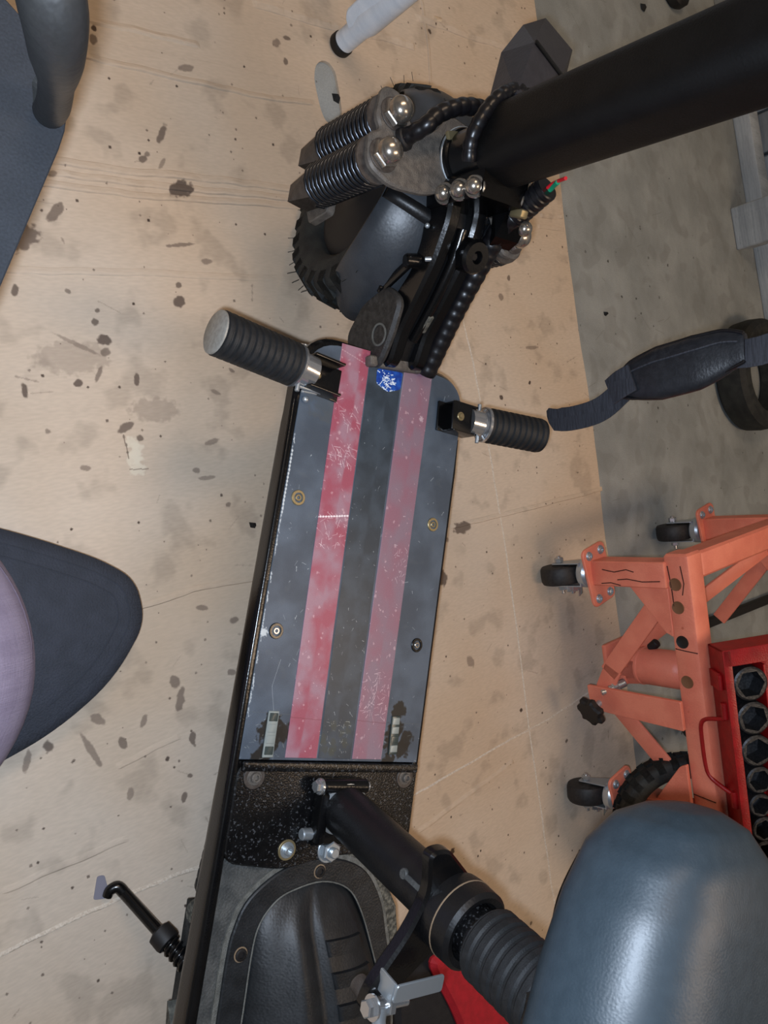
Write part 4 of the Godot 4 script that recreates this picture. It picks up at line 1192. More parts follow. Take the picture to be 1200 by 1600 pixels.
	part(arch, "inner_edge", [tube(edge, 0.0011, 6)], M.light_grey_lip)
	# cross ribs on the right half of the dome, each a shallow step
	for k in 7:
		var z := 0.705 + 0.0325 * k
		var cells := []
		for e in 2:
			var row := PackedVector3Array()
			for side in 2:
				for j in 11:
					row.append(_dome(lerpf(0.02, 0.72, j / 10.0) if side == 0 else lerpf(0.72, 0.02, j / 10.0), z + e * 0.017, inner, 0.0055 * (1 - 0.8 * e) if side == 0 else -0.004))
			cells.append(row)
		part(dome, "rib", [loft(cells)], M.rear_plastic)
	# rear wheel under the dome
	var hub := V(0.045, 0.150, 0.925)
	var rw := Node3D.new()
	rw.name = "rear_wheel"
	scoot.add_child(rw, true)
	var place := func(an: float, r: float, w: float) -> Vector3: return hub + V(w, sin(an) * r, cos(an) * r)
	part(rw, "tire", tire_shapes(place, 0.150, 0.045), M.tire_rubber)
	part(rw, "hub_motor", [lathe([[0, -0.04], [0.08, -0.034], [0.095, -0.02], [0.097, 0.0], [0.095, 0.02], [0.08, 0.034], [0, 0.04]], hub, V(1, 0, 0), 40)], M.dirty_metal)
	# left rear: suspension bellows, knob, side plate, kickstand
	part(scoot, "suspension_bellows", [ribbed(V(-0.072, 0.118, 0.622), V(-0.070, 0.105, 0.682), 0.028, 5, 0.004)], M.grip_rubber)
	part(scoot, "side_knob", [lathe([[0, 0], [0.012, 0], [0.015, 0.006], [0.015, 0.024], [0.011, 0.030], [0, 0.030]], V(-0.070, 0.100, 0.705), V(-1, 0.2, 0), 16)], M.muddy_grey)
	part(scoot, "swing_arm", [hull([V(-0.092, 0.075, 0.70), V(-0.060, 0.075, 0.70), V(-0.092, 0.120, 0.70), V(-0.060, 0.120, 0.70), V(-0.092, 0.085, 0.93), V(-0.060, 0.085, 0.93), V(-0.092, 0.140, 0.93), V(-0.060, 0.140, 0.93)])], M.dull_grey_plastic)
	part(scoot, "side_knob", [hull([V(-0.088, 0.11, 0.800), V(-0.108, 0.10, 0.805), V(-0.108, 0.12, 0.825), V(-0.086, 0.13, 0.825), V(-0.088, 0.10, 0.84), V(-0.104, 0.10, 0.837), V(-0.08, 0.08, 0.815)])], M.muddy_grey)
	var pv := V(-0.084, 0.108, 0.772)
	var foot_at := V(-0.152, 0.012, 0.706)
	var kd := (foot_at - pv).normalized()
	var ks := part(scoot, "kickstand", [bar(pv + kd * 0.02, foot_at, 0.0072, 16), tube(curve([foot_at - kd * 0.004, foot_at + V(-0.006, 0.000, -0.004), foot_at + V(-0.014, -0.002, 0.000), foot_at + V(-0.016, -0.003, 0.008)]), taper(19, [0.0074, 0.0074, 0.0068, 0.006]), 14)], M.gloss_black)
	part(ks, "collar", [lathe([[0, 0], [0.0145, 0], [0.0155, 0.004], [0.0150, 0.018], [0.009, 0.021], [0, 0.021]], pv + kd * 0.045, kd, 24)], M.knob_black)
	part(ks, "spring", [coil(pv + kd * 0.006, pv + kd * 0.046, 0.0105, 0.0025, 5), bar(pv, pv + kd * 0.046, 0.009, 16)], M.gloss_black)
	part(ks, "pivot", [hull([pv + V(-0.012, 0.006, -0.010), pv + V(0.012, 0.014, -0.012), pv + V(0.014, 0.012, 0.014), pv + V(-0.010, -0.006, 0.020), pv + V(0.010, -0.02, 0.01), pv + V(-0.012, -0.012, -0.004), pv + V(0.004, 0.010, 0.030), pv + V(-0.006, 0.004, 0.034)])], M.muddy_grey)

func _smooth(flat: Array) -> Array:
	var pts := []
	for p in flat:
		pts.append(V(p[0], 0, p[1]))
	var out := []
	for v in curve(pts, 5):
		out.append(Vector2(v.x, v.z))
	return out

# a point of the rear dome: u runs from -1 at its left edge to 1 at its right
func _dome(u: float, z: float, inner: Array, lift: float) -> Vector3:
	var lo := 0.018
	var hi := 0.018
	for k in inner.size() - 1:
		var a: Vector2 = inner[k]
		var b: Vector2 = inner[k + 1]
		if (a.y - z) * (b.y - z) <= 0.0 and absf(a.y - b.y) > 1e-7:
			var x := lerpf(a.x, b.x, (z - a.y) / (b.y - a.y))
			if b.y < a.y:
				lo = x
			else:
				hi = x
	var q := clampf((z - 0.6475) / 0.28, 0, 1)
	var rise := 0.060 * pow(sin(minf(q * 1.2, 1.0) * PI / 2), 0.8)
	var prof := pow(maxf(0.0, 1.0 - pow(absf(u), 2.6)), 0.7)
	var detail := 0.008 * exp(-pow((u + 0.42) / 0.14, 2.0)) - 0.005 * exp(-pow((u + 0.12) / 0.07, 2.0)) + (0.004 if u > -0.04 and u < 0.76 else 0.0)
	return V(lerpf(lo, hi, u * 0.5 + 0.5), 0.192 + (rise + detail * minf(q * 5.0, 1.0)) * prof + lift, z)

func saddle() -> void:
	# cross sections from the nose to the tail: z, half width, bottom, top
	var rings := []
	var table := [[0.439, 0.008, 0.648, 0.655], [0.443, 0.034, 0.628, 0.676], [0.453, 0.058, 0.612, 0.692], [0.475, 0.082, 0.600, 0.704], [0.51, 0.101, 0.594, 0.711], [0.56, 0.118, 0.590, 0.715], [0.62, 0.134, 0.588, 0.718], [0.68, 0.146, 0.588, 0.722], [0.74, 0.150, 0.592, 0.728], [0.80, 0.140, 0.602, 0.734], [0.84, 0.115, 0.616, 0.732], [0.86, 0.06, 0.640, 0.715], [0.864, 0.01, 0.665, 0.680]]
	for i in table.size() * 4 - 3:
		var q := i / 4.0
		var a: Array = table[int(q)]
		var b: Array = table[mini(int(q) + 1, table.size() - 1)]
		var z := lerpf(a[0], b[0], q - int(q))
		var w := lerpf(a[1], b[1], q - int(q))
		var lo := lerpf(a[2], b[2], q - int(q))
		var hi := lerpf(a[3], b[3], q - int(q))
		var ring := PackedVector3Array()
		for k in 40:
			var t := TAU * k / 40
			var c := cos(t)
			var s := sin(t)
			var x := signf(c) * pow(absf(c), 0.62) * w
			var y := lerpf(lo, hi, 0.36) + (signf(s) * pow(absf(s), 0.8) * ((hi - lo) * 0.64 if s > 0 else (hi - lo) * 0.36))
			# a shallow dip along the middle towards the rear
			if s > 0:
				y -= 0.010 * exp(-pow(x / 0.03, 2.0)) * clampf((z - 0.5) * 6.0, 0, 1)
			ring.append(V(0.029 + x, y, z))
		rings.append(ring)
	var seat := part(scoot, "saddle", [loft(rings)], M.leather)
	part(seat, "saddle_bracket", [hull([V(-0.012, 0.545, 0.62), V(0.05, 0.545, 0.62), V(-0.012, 0.585, 0.60), V(0.05, 0.585, 0.60), V(-0.012, 0.545, 0.69), V(0.05, 0.545, 0.69), V(-0.02, 0.585, 0.70), V(0.06, 0.585, 0.70), V(0.020, 0.535, 0.610)])], M.gloss_black)
	part(seat, "saddle_bracket", [tube(curve([V(0.010, 0.575, 0.50), V(0.012, 0.556, 0.545), V(0.010, 0.552, 0.60), V(-0.006, 0.556, 0.66), V(-0.03, 0.575, 0.72)]), 0.005, 10)], M.gloss_black)
	for p in [V(0.004, 0.540, 0.612), V(0.030, 0.533, 0.614)]:
		part(seat, "bracket_nut", [hexbolt(p, V(-0.4, -0.6, -0.6), 0.006, 0.006)], M.old_brass)

# ---------------------------------------------------------------- orange work stand on casters
const STAND_AT := Vector3(1.196, 0.004, 0.085)
const STAND_TURN := 0.1658
func stand_caster(parent: Node3D, u: float, w: float, turn: float, brake: float) -> void:
	var b := Basis(Vector3.UP, turn)
	var o := V(u, 0, w)
	var xf := Transform3D(b, o)
	var c := xf * V(-0.020, 0.038, 0)
	var side := b * V(0, 0, 1)
	var wheel := part(parent, "caster_wheel", [lathe([[0, -0.017], [0.028, -0.017], [0.0350, -0.016], [0.0375, -0.011], [0.038, 0.0], [0.0375, 0.011], [0.0350, 0.016], [0.028, 0.017], [0, 0.017]], c, side, 36)], M.caster_rubber)
	part(wheel, "wheel_hub", [lathe([[0, -0.019], [0.014, -0.019], [0.016, -0.017], [0.016, 0.017], [0.014, 0.019], [0, 0.019]], c, side, 20)], M.dark_iron)
	var fork := []
	for s in [-1, 1]:
		fork.append(prism(rounded(poly([-0.032, 0.028, -0.010, 0.024, 0.024, 0.076, 0.022, 0.084, -0.022, 0.084]), 0.004, 3), -0.0012, 0.0012, xf * Transform3D(Basis(), V(0, 0, 0.0215 * s)), 0.0004))
	fork.append(moved(box(V(0, 0.0835, 0), V(0.046, 0.003, 0.046), Basis(), 0.001), xf))
	var fk := part(parent, "caster_fork", fork, M.zinc)
	part(fk, "swivel_ring", [lathe([[0, 0.076], [0.024, 0.076], [0.0275, 0.080], [0.0275, 0.092], [0.024, 0.097], [0.018, 0.099], [0.018, 0.105], [0, 0.105]], o, Vector3.UP, 32)], M.zinc)
	part(fk, "axle_nut", [hexbolt(xf * V(-0.020, 0.038, 0.0228), side, 0.0085, 0.008), hexbolt(xf * V(-0.020, 0.038, -0.0228), -side, 0.0085, 0.010), bar(xf * V(-0.020, 0.038, -0.036), xf * V(-0.020, 0.038, 0.038), 0.004)], M.chrome)
	if brake != 0.0:
		part(fk, "brake_lever", [moved(beam(V(-0.018, 0.046, 0.029 * brake), V(0.004, 0.060, 0.031 * brake), 0.012, 0.003), xf), moved(beam(V(0.004, 0.060, 0.031 * brake), V(0.010, 0.055, 0.046 * brake), 0.013, 0.003), xf), moved(bar(V(-0.006, 0.05, 0.024 * brake), V(-0.006, 0.05, 0.040 * brake), 0.005), xf)], M.chrome)

func work_stand() -> void:
	var t := thing("work_stand", "orange steel work stand on four casters with a jack and a black star knob", "stand", STAND_AT, STAND_TURN)
	var plates := [[0.0, 0.0, 0.0, 1.0], [0.402, -0.009, 0.0, 0.0], [-0.010, 0.434, -0.12, 1.0], [0.40, 0.43, 0.4, 0.0]]
	for q in plates:
		stand_caster(t, q[0], q[1], q[2], q[3])
		var pl := part(t, "caster_plate", [moved(flat_plate(rrect(0.068, 0.112, 0.012, 4), 0.105, 0.111, 0.0012), Transform3D(Basis(Vector3.UP, 0.16), V(q[0] + 0.002, 0, q[1] + 0.002)))], M.orange_paint)
		for k in 4:
			var p := Basis(Vector3.UP, 0.16) * V([-0.018, 0.018, -0.018, 0.018][k], 0, [-0.042, -0.042, 0.042, 0.042][k])
			part(pl, "plate_bolt", [washer(V(q[0] + 0.002, 0.111, q[1] + 0.002) + p, Vector3.UP, 0.0085, 0.002), socket_screw(V(q[0] + 0.002, 0.113, q[1] + 0.002) + p, Vector3.UP, 0.0062, 0.003)], M.zinc)
		# upright leg and the gusset beneath the frame
		part(t, "leg", [box(V(q[0] + 0.002, 0.185, q[1] - 0.004), V(0.044, 0.150, 0.046), Basis(), 0.003)], M.orange_paint)
		var s: float = 1.0 if q[1] < 0.2 else -1.0
		part(t, "gusset", [side_plate([q[1] + 0.015 * s, 0.18, q[1] + 0.015 * s, 0.258, q[1] + 0.105 * s, 0.258, q[1] + 0.098 * s, 0.244], q[0] - 0.013, q[0] - 0.005, 0.001, 0.003)], M.orange_paint)
	# top frame: two long tubes, two cross tubes
	for u in [0.011, 0.411]:
		var side_bar := part(t, "frame_tube", [box(V(u, 0.278, 0.216), V(0.047, 0.046, 0.512), Basis(), 0.006)], M.orange_paint)
		if u < 0.1:
			for k in 4:
				var z: float = [0.012, 0.052, 0.112, 0.182][k]
				part(side_bar, "bolt_hole", [lathe([[0, 0.0008], [0.0098, 0.0008], [0.0108, 0.0014], [0.0112, 0.0]], V(u - 0.0235, 0.273, z), V(-1, 0, 0), 24)], M.knob_black if k == 2 else M.bare_hole)
			for c in [[[-0.02, 0.286], [0.01, 0.289], [0.03, 0.284]], [[-0.02, 0.262], [0.012, 0.265], [0.05, 0.266]], [[0.125, 0.259], [0.127, 0.275], [0.129, 0.2985]], [[0.385, 0.2585], [0.387, 0.275], [0.390, 0.2985]]]:
				var line := []
				for p in c:
					line.append(V(u - 0.0236, p[1], p[0]))
				part(side_bar, "paint_crack", [tube(line, 0.0010, 5)], M.crack)
	for w in [-0.014, 0.446]:
		part(t, "frame_tube", [box(V(0.211, 0.278, w), V(0.356, 0.044, 0.046), Basis(), 0.006)], M.orange_paint)
	for c in [[[0.135, -0.012], [0.160, -0.008], [0.185, -0.013], [0.20, -0.009]], [[0.165, 0.006], [0.185, 0.004], [0.215, 0.008], [0.25, 0.006]], [[0.13, 0.014], [0.15, 0.012], [0.17, 0.016]]]:
		var line := []
		for p in c:
			line.append(V(-0.0202, p[0], p[1]))
		part(t, "paint_crack", [tube(line, 0.0010, 5)], M.crack)
	# flat braces: a wide V under the near tube, one slanting back under the stand
	part(t, "brace", [beam(V(-0.008, 0.236, 0.045), V(-0.008, 0.110, 0.190), 0.006, 0.036, Vector3(1, 0, 0).cross(V(0, -0.126, 0.145)).normalized())], M.orange_paint)
	part(t, "brace", [beam(V(-0.008, 0.122, 0.178), V(-0.008, 0.095, 0.225), 0.006, 0.036, Vector3(1, 0, 0).cross(V(0, -0.02, 0.05)).normalized())], M.orange_paint)
	part(t, "brace", [beam(V(0.010, 0.098, 0.252), V(0.010, 0.225, 0.385), 0.006, 0.034, Vector3(1, 0, 0).cross(V(0, 0.137, 0.145)).normalized())], M.orange_paint)
	part(t, "brace", [beam(V(0.37, 0.245, 0.025), V(0.03, 0.125, 0.165), 0.030, 0.006)], M.orange_paint)
	part(t, "brace", [beam(V(0.40, 0.236, 0.045), V(0.40, 0.110, 0.190), 0.006, 0.030, Vector3(1, 0, 0).cross(V(0, -0.126, 0.145)).normalized())], M.orange_paint)
	part(t, "brace", [beam(V(0.40, 0.110, 0.250), V(0.40, 0.236, 0.395), 0.006, 0.030, Vector3(1, 0, 0).cross(V(0, 0.126, 0.145)).normalized())], M.orange_paint)
	var king := part(t, "king_post", [side_plate([0.214, 0.068, 0.216, 0.262, 0.268, 0.262, 0.262, 0.100, 0.245, 0.070], -0.024, -0.016, 0.001, 0.003)], M.orange_paint)
	# star knob on its screw
	var ko := V(-0.024, 0.092, 0.246)
	var star := PackedVector2Array()
	for k in 56:
		star.append(Vector2.from_angle(TAU * k / 56) * (0.0265 + 0.0030 * cos(TAU * 7 * k / 56)))
	var kax := V(-0.92, -0.08, 0.30).normalized()
	var knob := part(king, "star_knob", [prism(star, 0, 0.016, Transform3D(axes(kax), ko + kax * 0.018), 0.004)], M.knob_black)
	knob.name = "star_knob"
	part(king, "knob_screw", [bar(ko - kax * 0.004, ko + kax * 0.019, 0.006, 16), bar(ko + kax * 0.012, ko + kax * 0.019, 0.010, 16)], M.zinc)
	# hydraulic jack standing behind the post
	var j := V(0.048, 0.0, 0.186)
	var jack := part(t, "jack_body", [lathe([[0, 0.150], [0.031, 0.150], [0.034, 0.154], [0.034, 0.225], [0.031, 0.232], [0.028, 0.236], [0.028, 0.258], [0, 0.258]], j, Vector3.UP, 36)], M.orange_paint)
	part(jack, "jack_foot", [hull([j + V(-0.036, 0.105, -0.020), j + V(-0.036, 0.105, 0.020), j + V(0.036, 0.105, -0.024), j + V(0.036, 0.105, 0.024), j + V(-0.026, 0.105, 0.034), j + V(-0.022, 0.105, -0.034), j + V(0.024, 0.105, 0.036), j + V(0.024, 0.105, -0.036), j + V(-0.030, 0.152, -0.016), j + V(-0.030, 0.152, 0.016), j + V(0.030, 0.152, -0.02), j + V(0.030, 0.152, 0.02), j + V(-0.018, 0.152, 0.030), j + V(-0.018, 0.152, -0.030), j + V(0.02, 0.152, 0.030), j + V(0.02, 0.152, -0.030)])], M.orange_paint)
	part(jack, "jack_rim", [lathe([[0.03, 0.148], [0.0355, 0.149], [0.0355, 0.153], [0.033, 0.155]], j, Vector3.UP, 36), hexbolt(j + V(-0.034, 0.128, -0.012), V(-1, 0.2, 0), 0.011, 0.008), box(j + V(-0.030, 0.120, 0.022), V(0.012, 0.020, 0.018), Basis(), 0.002)], M.orange_paint)
	part(jack, "jack_foot", [box(j + V(0, 0.097, 0.0), V(0.090, 0.010, 0.090), Basis(), 0.003)], M.orange_paint)
	part(jack, "release_valve", [bar(j + V(-0.036, 0.130, 0.024), j + V(-0.062, 0.112, 0.034), 0.0085, 16), hexbolt(j + V(-0.048, 0.122, 0.029), V(-0.026, -0.018, 0.01), 0.0105, 0.012), bar(j + V(-0.062, 0.112, 0.034), j + V(-0.076, 0.103, 0.037), 0.0055, 12)], M.chrome)
	part(jack, "filler_plug", [bar(j + V(0.004, 0.165, -0.033), j + V(0.006, 0.180, -0.046), 0.0085, 16)], M.knob_black)
	# knobbly tyre slung round the near leg beside the saddle
	var tc := Vector3(0.022, 0.212, 0.470)
	var nn := V(-0.66, 0.74, -0.10).normalized()
	var fb := axes(nn, Vector3(0, 0, 1))
	var xf := t.transform
	var place := func(a: float, r: float, w: float) -> Vector3: return xf * (tc + fb.x * (cos(a) * r) + fb.y * (sin(a) * r) + fb.z * w)
	solo("spare_tire", "black knobbly tire slung round the orange leg beside the saddle", "tire", tire_shapes(place, 0.130, 0.030, 28), M.tire_rubber)
	# flat iron bar lying on the floor behind the stand
	solo("iron_bar", "dark iron bar lying on the concrete under the orange stand", "bar", [moved(beam(V(0.455, 0.012, 0.236), V(1.0, 0.012, 0.262), 0.020, 0.018), xf)], M.dark_iron)

func socket_case() -> void:
	var U := V(cos(STAND_TURN), 0, -sin(STAND_TURN))
	var Wd := V(sin(STAND_TURN), 0, cos(STAND_TURN))
	var tilt := deg_to_rad(36.0)
	var bx := U * cos(tilt) + Vector3.UP * sin(tilt)
	var by := -U * sin(tilt) + Vector3.UP * cos(tilt)
	var o := STAND_AT + U * 0.014 + Vector3.UP * 0.3025 + Wd * 0.119
	var case := thing("socket_case", "open red steel case of large sockets lying tilted on the orange stand", "tool case")
	case.transform = Transform3D(Basis(bx, by, Wd), o)
	var L := 0.46
	var D := 0.052
	var tray := part(case, "tray", [box(V(0.13, 0.0015, L / 2), V(0.26, 0.003, L), Basis(), 0.001), box(V(0.0015, D / 2, L / 2), V(0.003, D, L), Basis(), 0.001), box(V(0.2585, D / 2, L / 2), V(0.003, D, L), Basis(), 0.001), box(V(0.13, D / 2, 0.0015), V(0.26, D, 0.003), Basis(), 0.001), box(V(0.13, D / 2, L - 0.0015), V(0.26, D, 0.003), Basis(), 0.001)], M.red_paint)
	part(tray, "rim", [box(V(0.006, D, L / 2), V(0.014, 0.004, L), Basis(), 0.001), box(V(0.13, D, 0.013), V(0.26, 0.004, 0.028), Basis(), 0.001)], M.red_paint)
	part(tray, "divider", [box(V(0.070, D * 0.45, L / 2 + 0.01), V(0.004, D * 0.8, L - 0.05), Basis(), 0.001), box(V(0.088, D * 0.30, L / 2), V(0.018, 0.003, L - 0.05), Basis(), 0.001)], M.red_paint)
	part(tray, "latch", [box(V(-0.003, 0.022, 0.055), V(0.005, 0.034, 0.030), Basis(), 0.0015), bar(V(-0.004, 0.040, 0.042), V(-0.004, 0.040, 0.068), 0.004)], M.red_paint)
	var hp := curve([V(-0.003, 0.038, 0.118), V(-0.014, 0.026, 0.120), V(-0.024, 0.012, 0.124), V(-0.030, 0.006, 0.134), V(-0.031, 0.004, 0.160), V(-0.030, 0.004, 0.205), V(-0.026, 0.008, 0.226), V(-0.014, 0.024, 0.240), V(-0.004, 0.036, 0.248)])
	part(tray, "handle", [tube(hp, 0.0036, 10)], M.red_paint)
	part(tray, "handle_hinge", [bar(V(-0.002, 0.039, 0.090), V(-0.002, 0.039, 0.118), 0.006)], M.red_paint)
	part(tray, "handle_hinge", [bar(V(-0.002, 0.037, 0.244), V(-0.002, 0.037, 0.272), 0.006)], M.red_paint)
	# the sockets: ring, hexagon hole, square drive hole below
	var zs := [0.060, 0.118, 0.173, 0.223, 0.266, 0.307, 0.346]
	var rs := [0.0282, 0.0272, 0.0260, 0.0222, 0.0192, 0.0202, 0.0185]
	var say := ["largest grey hexagon socket at the top end of the red case", "second largest grey socket, next to the top one in the red case", "third grey socket from the top end of the red case", "fourth grey socket from the top end of the red case", "fifth grey socket from the top end of the red case", "sixth grey socket from the top of the red case, just above the saddle", "seventh grey socket of the red case, dark, half hidden by the saddle"]
	for k in 7:
		var r: float = rs[k]
		var at := case.transform * V(0.0095 + r * 1.06 + (0.003 if k > 2 else 0.0), 0.0035, zs[k])
		var s := thing("impact_socket", say[k], "socket", Vector3.ZERO, 0.0, "sockets in the red case")
		s.transform = Transform3D(case.transform.basis, at)
		socket_mesh(s, r, 0.052, 0.35 * k)

func socket_mesh(s: Node3D, r: float, h: float, turn: float) -> void:
	var n := 36
	var t := PackedVector3Array()
	var cap := PackedVector3Array()
	var hexa := PackedVector3Array()
	var floor_ := PackedVector3Array()
	var hex := func(a: float) -> Vector2:
		var f := fposmod(a, TAU / 6) - TAU / 12
		return Vector2.from_angle(a + turn) * (r * 0.70 / cos(f))
	for i in n:
		var a0 := TAU * i / n
		var a1 := TAU * (i + 1) / n
		var p0 := Vector2.from_angle(a0 + turn) * r
		var p1 := Vector2.from_angle(a1 + turn) * r
		var q0: Vector2 = hex.call(a0)
		var q1: Vector2 = hex.call(a1)
		var e := 0.9
		quad(t, V(p0.x, 0, p0.y), V(p0.x, h - 0.002, p0.y), V(p1.x, h - 0.002, p1.y), V(p1.x, 0, p1.y))
		quad(cap, V(p0.x, h - 0.002, p0.y), V(p0.x * e, h, p0.y * e), V(p1.x * e, h, p1.y * e), V(p1.x, h - 0.002, p1.y))
		quad(cap, V(p0.x * e, h, p0.y * e), V(q0.x, h, q0.y), V(q1.x, h, q1.y), V(p1.x * e, h, p1.y * e))
		quad(hexa, V(q0.x, h, q0.y), V(q0.x, h * 0.35, q0.y), V(q1.x, h * 0.35, q1.y), V(q1.x, h, q1.y))
		floor_.append_array([V(0, h * 0.30, 0), V(q1.x, h * 0.35, q1.y), V(q0.x, h * 0.35, q0.y)])
		floor_.append_array([V(0, 0, 0), V(p0.x, 0, p0.y), V(p1.x, 0, p1.y)])
	part(s, "ring", [[[t, true], [cap, false], [hexa, false], [floor_, false]]], M.socket_steel)

# ---------------------------------------------------------------- things round the scooter
# a band along points: width along each w, thickness t; round: how full its section is
func band(pts: Array, ws: Array, widths: Array, thick: Array, full := 6.0) -> Array:
	var rings := []
	for i in pts.size():
		var d: Vector3 = (pts[mini(i + 1, pts.size() - 1)] - pts[maxi(i - 1, 0)]).normalized()
		var w: Vector3 = ((ws[i] as Vector3) - d * d.dot(ws[i])).normalized()
		var n := d.cross(w)
		var ring := PackedVector3Array()
		for k in 20:
			var a := TAU * k / 20
			ring.append(pts[i] + w * (signf(cos(a)) * pow(absf(cos(a)), 2.0 / full) * widths[i] * 0.5) + n * (signf(sin(a)) * pow(absf(sin(a)), 2.0 / full) * thick[i] * 0.5))
		rings.append(ring)
	return loft(rings)

func spread(a: Array, per := 6) -> Array:      # numbers smoothed as curve() smooths points
	var out := []
	for i in a.size() - 1:
		for k in per:
			out.append(lerpf(a[i], a[i + 1], float(k) / per))
	out.append(a[-1])
	return out

func side_things() -> void:
	# strap hanging from the right grip of the handlebar, in the scooter's own axes
	var st := thing("padded_strap", "black webbing strap with a padded leather handle hanging down at the right", "strap", scoot.position, scoot.rotation.y)
	var pts := [V(0.228, 0.286, 0.012), V(0.230, 0.325, 0.016), V(0.230, 0.372, 0.010), V(0.226, 0.410, -0.010), V(0.224, 0.430, -0.018), V(0.228, 0.480, -0.022), V(0.232, 0.535, -0.034), V(0.232, 0.600, -0.032), V(0.238, 0.80, -0.08), V(0.245, 1.018, -0.128)]
	var line := curve(pts)
	var tilt := []
	for i in line.size():
		var q := i / float(line.size() - 1)
		tilt.append(V(0.15 + 0.25 * sin(q * 9.0), 0.0, 1.0))
	var n := line.size()
	var wide := []
	var thin := []
	for i in n:
		wide.append(0.033 if i > 0 else 0.012)
		thin.append(0.0022)
	for i in 3:      # the free end is cut on the slant
		wide[i] = 0.006 + 0.009 * i
		line[i] -= (tilt[i] as Vector3).normalized() * (0.033 - wide[i]) * 0.5
	part(st, "webbing", [band(line, tilt, wide, thin, 10.0)], M.strap_web)
	var pad := curve([V(0.221, 0.408, -0.012), V(0.222, 0.425, -0.018), V(0.224, 0.460, -0.022), V(0.228, 0.505, -0.028), V(0.231, 0.540, -0.036), V(0.231, 0.565, -0.036)])
	var pw := spread([0.026, 0.050, 0.066, 0.066, 0.052, 0.034])
	var pt := spread([0.008, 0.018, 0.026, 0.026, 0.020, 0.010])
	var pv := []
	for i in pad.size():
		pv.append(V(0.25, 0, 1))
	var body := part(st, "pad", [band(pad, pv, pw, pt, 2.6)], M.pad_leather)
	var pipes := []
	for s in [-1, 1]:
		var e := []
		for i in pad.size():
			e.append(pad[i] + (V(0.25, 0, 1).normalized()) * (pw[i] * 0.5 * s * 0.93) + V(-0.004, 0, 0))
		pipes.append(tube(e, 0.0022, 8))
	part(body, "piping", pipes, M.cable_wrap)
	var stitch := []
	for i in range(3, pad.size() - 2):
		stitch.append(pad[i] - V(0.25, 0, 1).normalized() * pw[i] * 0.16 + V(-pt[i] * 0.5, 0, 0))
	part(body, "seam", [tube(stitch, 0.0014, 8)], M.strap_web)
	part(st, "loop", [band(curve([V(0.216, 0.396, -0.006), V(0.212, 0.412, -0.012), V(0.210, 0.432, -0.018)]), [V(0.25, 0, 1), V(0.25, 0, 1), V(0.25, 0, 1), V(0.25, 0, 1), V(0.25, 0, 1), V(0.25, 0, 1), V(0.25, 0, 1), V(0.25, 0, 1), V(0.25, 0, 1), V(0.25, 0, 1), V(0.25, 0, 1), V(0.25, 0, 1), V(0.25, 0, 1)], spread([0.036, 0.037, 0.036]), spread([0.003, 0.003, 0.003]), 10.0)], M.strap_web)
	part(st, "buckle", [box(V(0.236, 0.396, -0.020), V(0.006, 0.030, 0.040), Basis(V(1, 0, 0), 0.3), 0.002)], M.knob_black)
	# solid rubber ring on the concrete
	solo("rubber_ring", "black rubber tire lying on the concrete by the wooden wall", "tire", [lathe([[0.098, 0.006], [0.104, 0.0], [0.128, 0.0], [0.140, 0.010], [0.143, 0.040], [0.140, 0.068], [0.128, 0.078], [0.104, 0.078], [0.098, 0.072], [0.096, 0.04], [0.098, 0.006]], V(1.978, 0.0, -0.385), Vector3.UP, 56)], M.tire_rubber)
	# cap lying on the cardboard at the left
	var cap := thing("cap", "black brimmed cap with a lavender crown lying on the cardboard at the left", "cap")
	var brim_line := rounded(poly([0.13, -0.030, 0.215, -0.006, 0.300, 0.026, 0.3415, 0.052, 0.3500, 0.105, 0.308, 0.172, 0.245, 0.222, 0.175, 0.256, 0.12, 0.265]), 0.06, 6)
	cap_brim(cap, brim_line)
	var rings := []
	for i in 15:
		var q := i / 14.0
		var ring := PackedVector3Array()
		for k in 64:
			var a := TAU * k / 64
			var r := 0.1925 * pow(maxf(0.0, 1.0 - pow(q, 2.2)), 0.5) + 0.001
			ring.append(V(0.032 + cos(a) * r * (1.0 + 0.01 * sin(3 * a)), 0.050 + 0.120 * q, 0.132 + sin(a) * r))
		rings.append(ring)
	var crown := part(cap, "crown", [loft(rings)], M.cap_lavender, Rect2(), "lavender ribbed cloth crown")
	var seam := []
	var hem := []
	for k in 65:
		var a := TAU * k / 64
		seam.append(V(0.032 + cos(a) * 0.1825, 0.0925, 0.132 + sin(a) * 0.1825))
		hem.append(V(0.032 + cos(a) * 0.1935, 0.050, 0.132 + sin(a) * 0.1935))
	part(crown, "stitching", [tube(seam, 0.0011, 5), tube(hem, 0.0018, 6)], M.cap_seam)
	part(cap, "sweatband", [lathe([[0.176, 0.0], [0.188, 0.0], [0.190, 0.052], [0.178, 0.052], [0.176, 0.0]], V(0.032, 0.0055, 0.132), Vector3.UP, 48)], M.cap_black)
	# chair corner at the upper left: cushion and armrest
	var ch := thing("armchair", "black padded chair with a curved plastic armrest at the upper left", "chair")
	var seat := rounded(poly([0.176, -0.334, 0.092, -0.105, -0.30, -0.24, -0.215, -0.66]), 0.055, 7)
	var cushion := part(ch, "cushion", [flat_plate(seat, 0.375, 0.425, 0.001)], M.seat_cloth)
	cushion.name = "seat_cushion"
	part(ch, "seat_board", [flat_plate(inset(seat, 0.025), 0.360, 0.376, 0.002)], M.knob_black)
	for p in [[0.10, -0.33], [0.045, -0.15], [-0.24, -0.25], [-0.19, -0.57]]:
		part(ch, "leg", [bar(V(p[0] - 0.05, 0.0055, p[1]), V(p[0] - 0.03, 0.362, p[1]), 0.012)], M.knob_black)
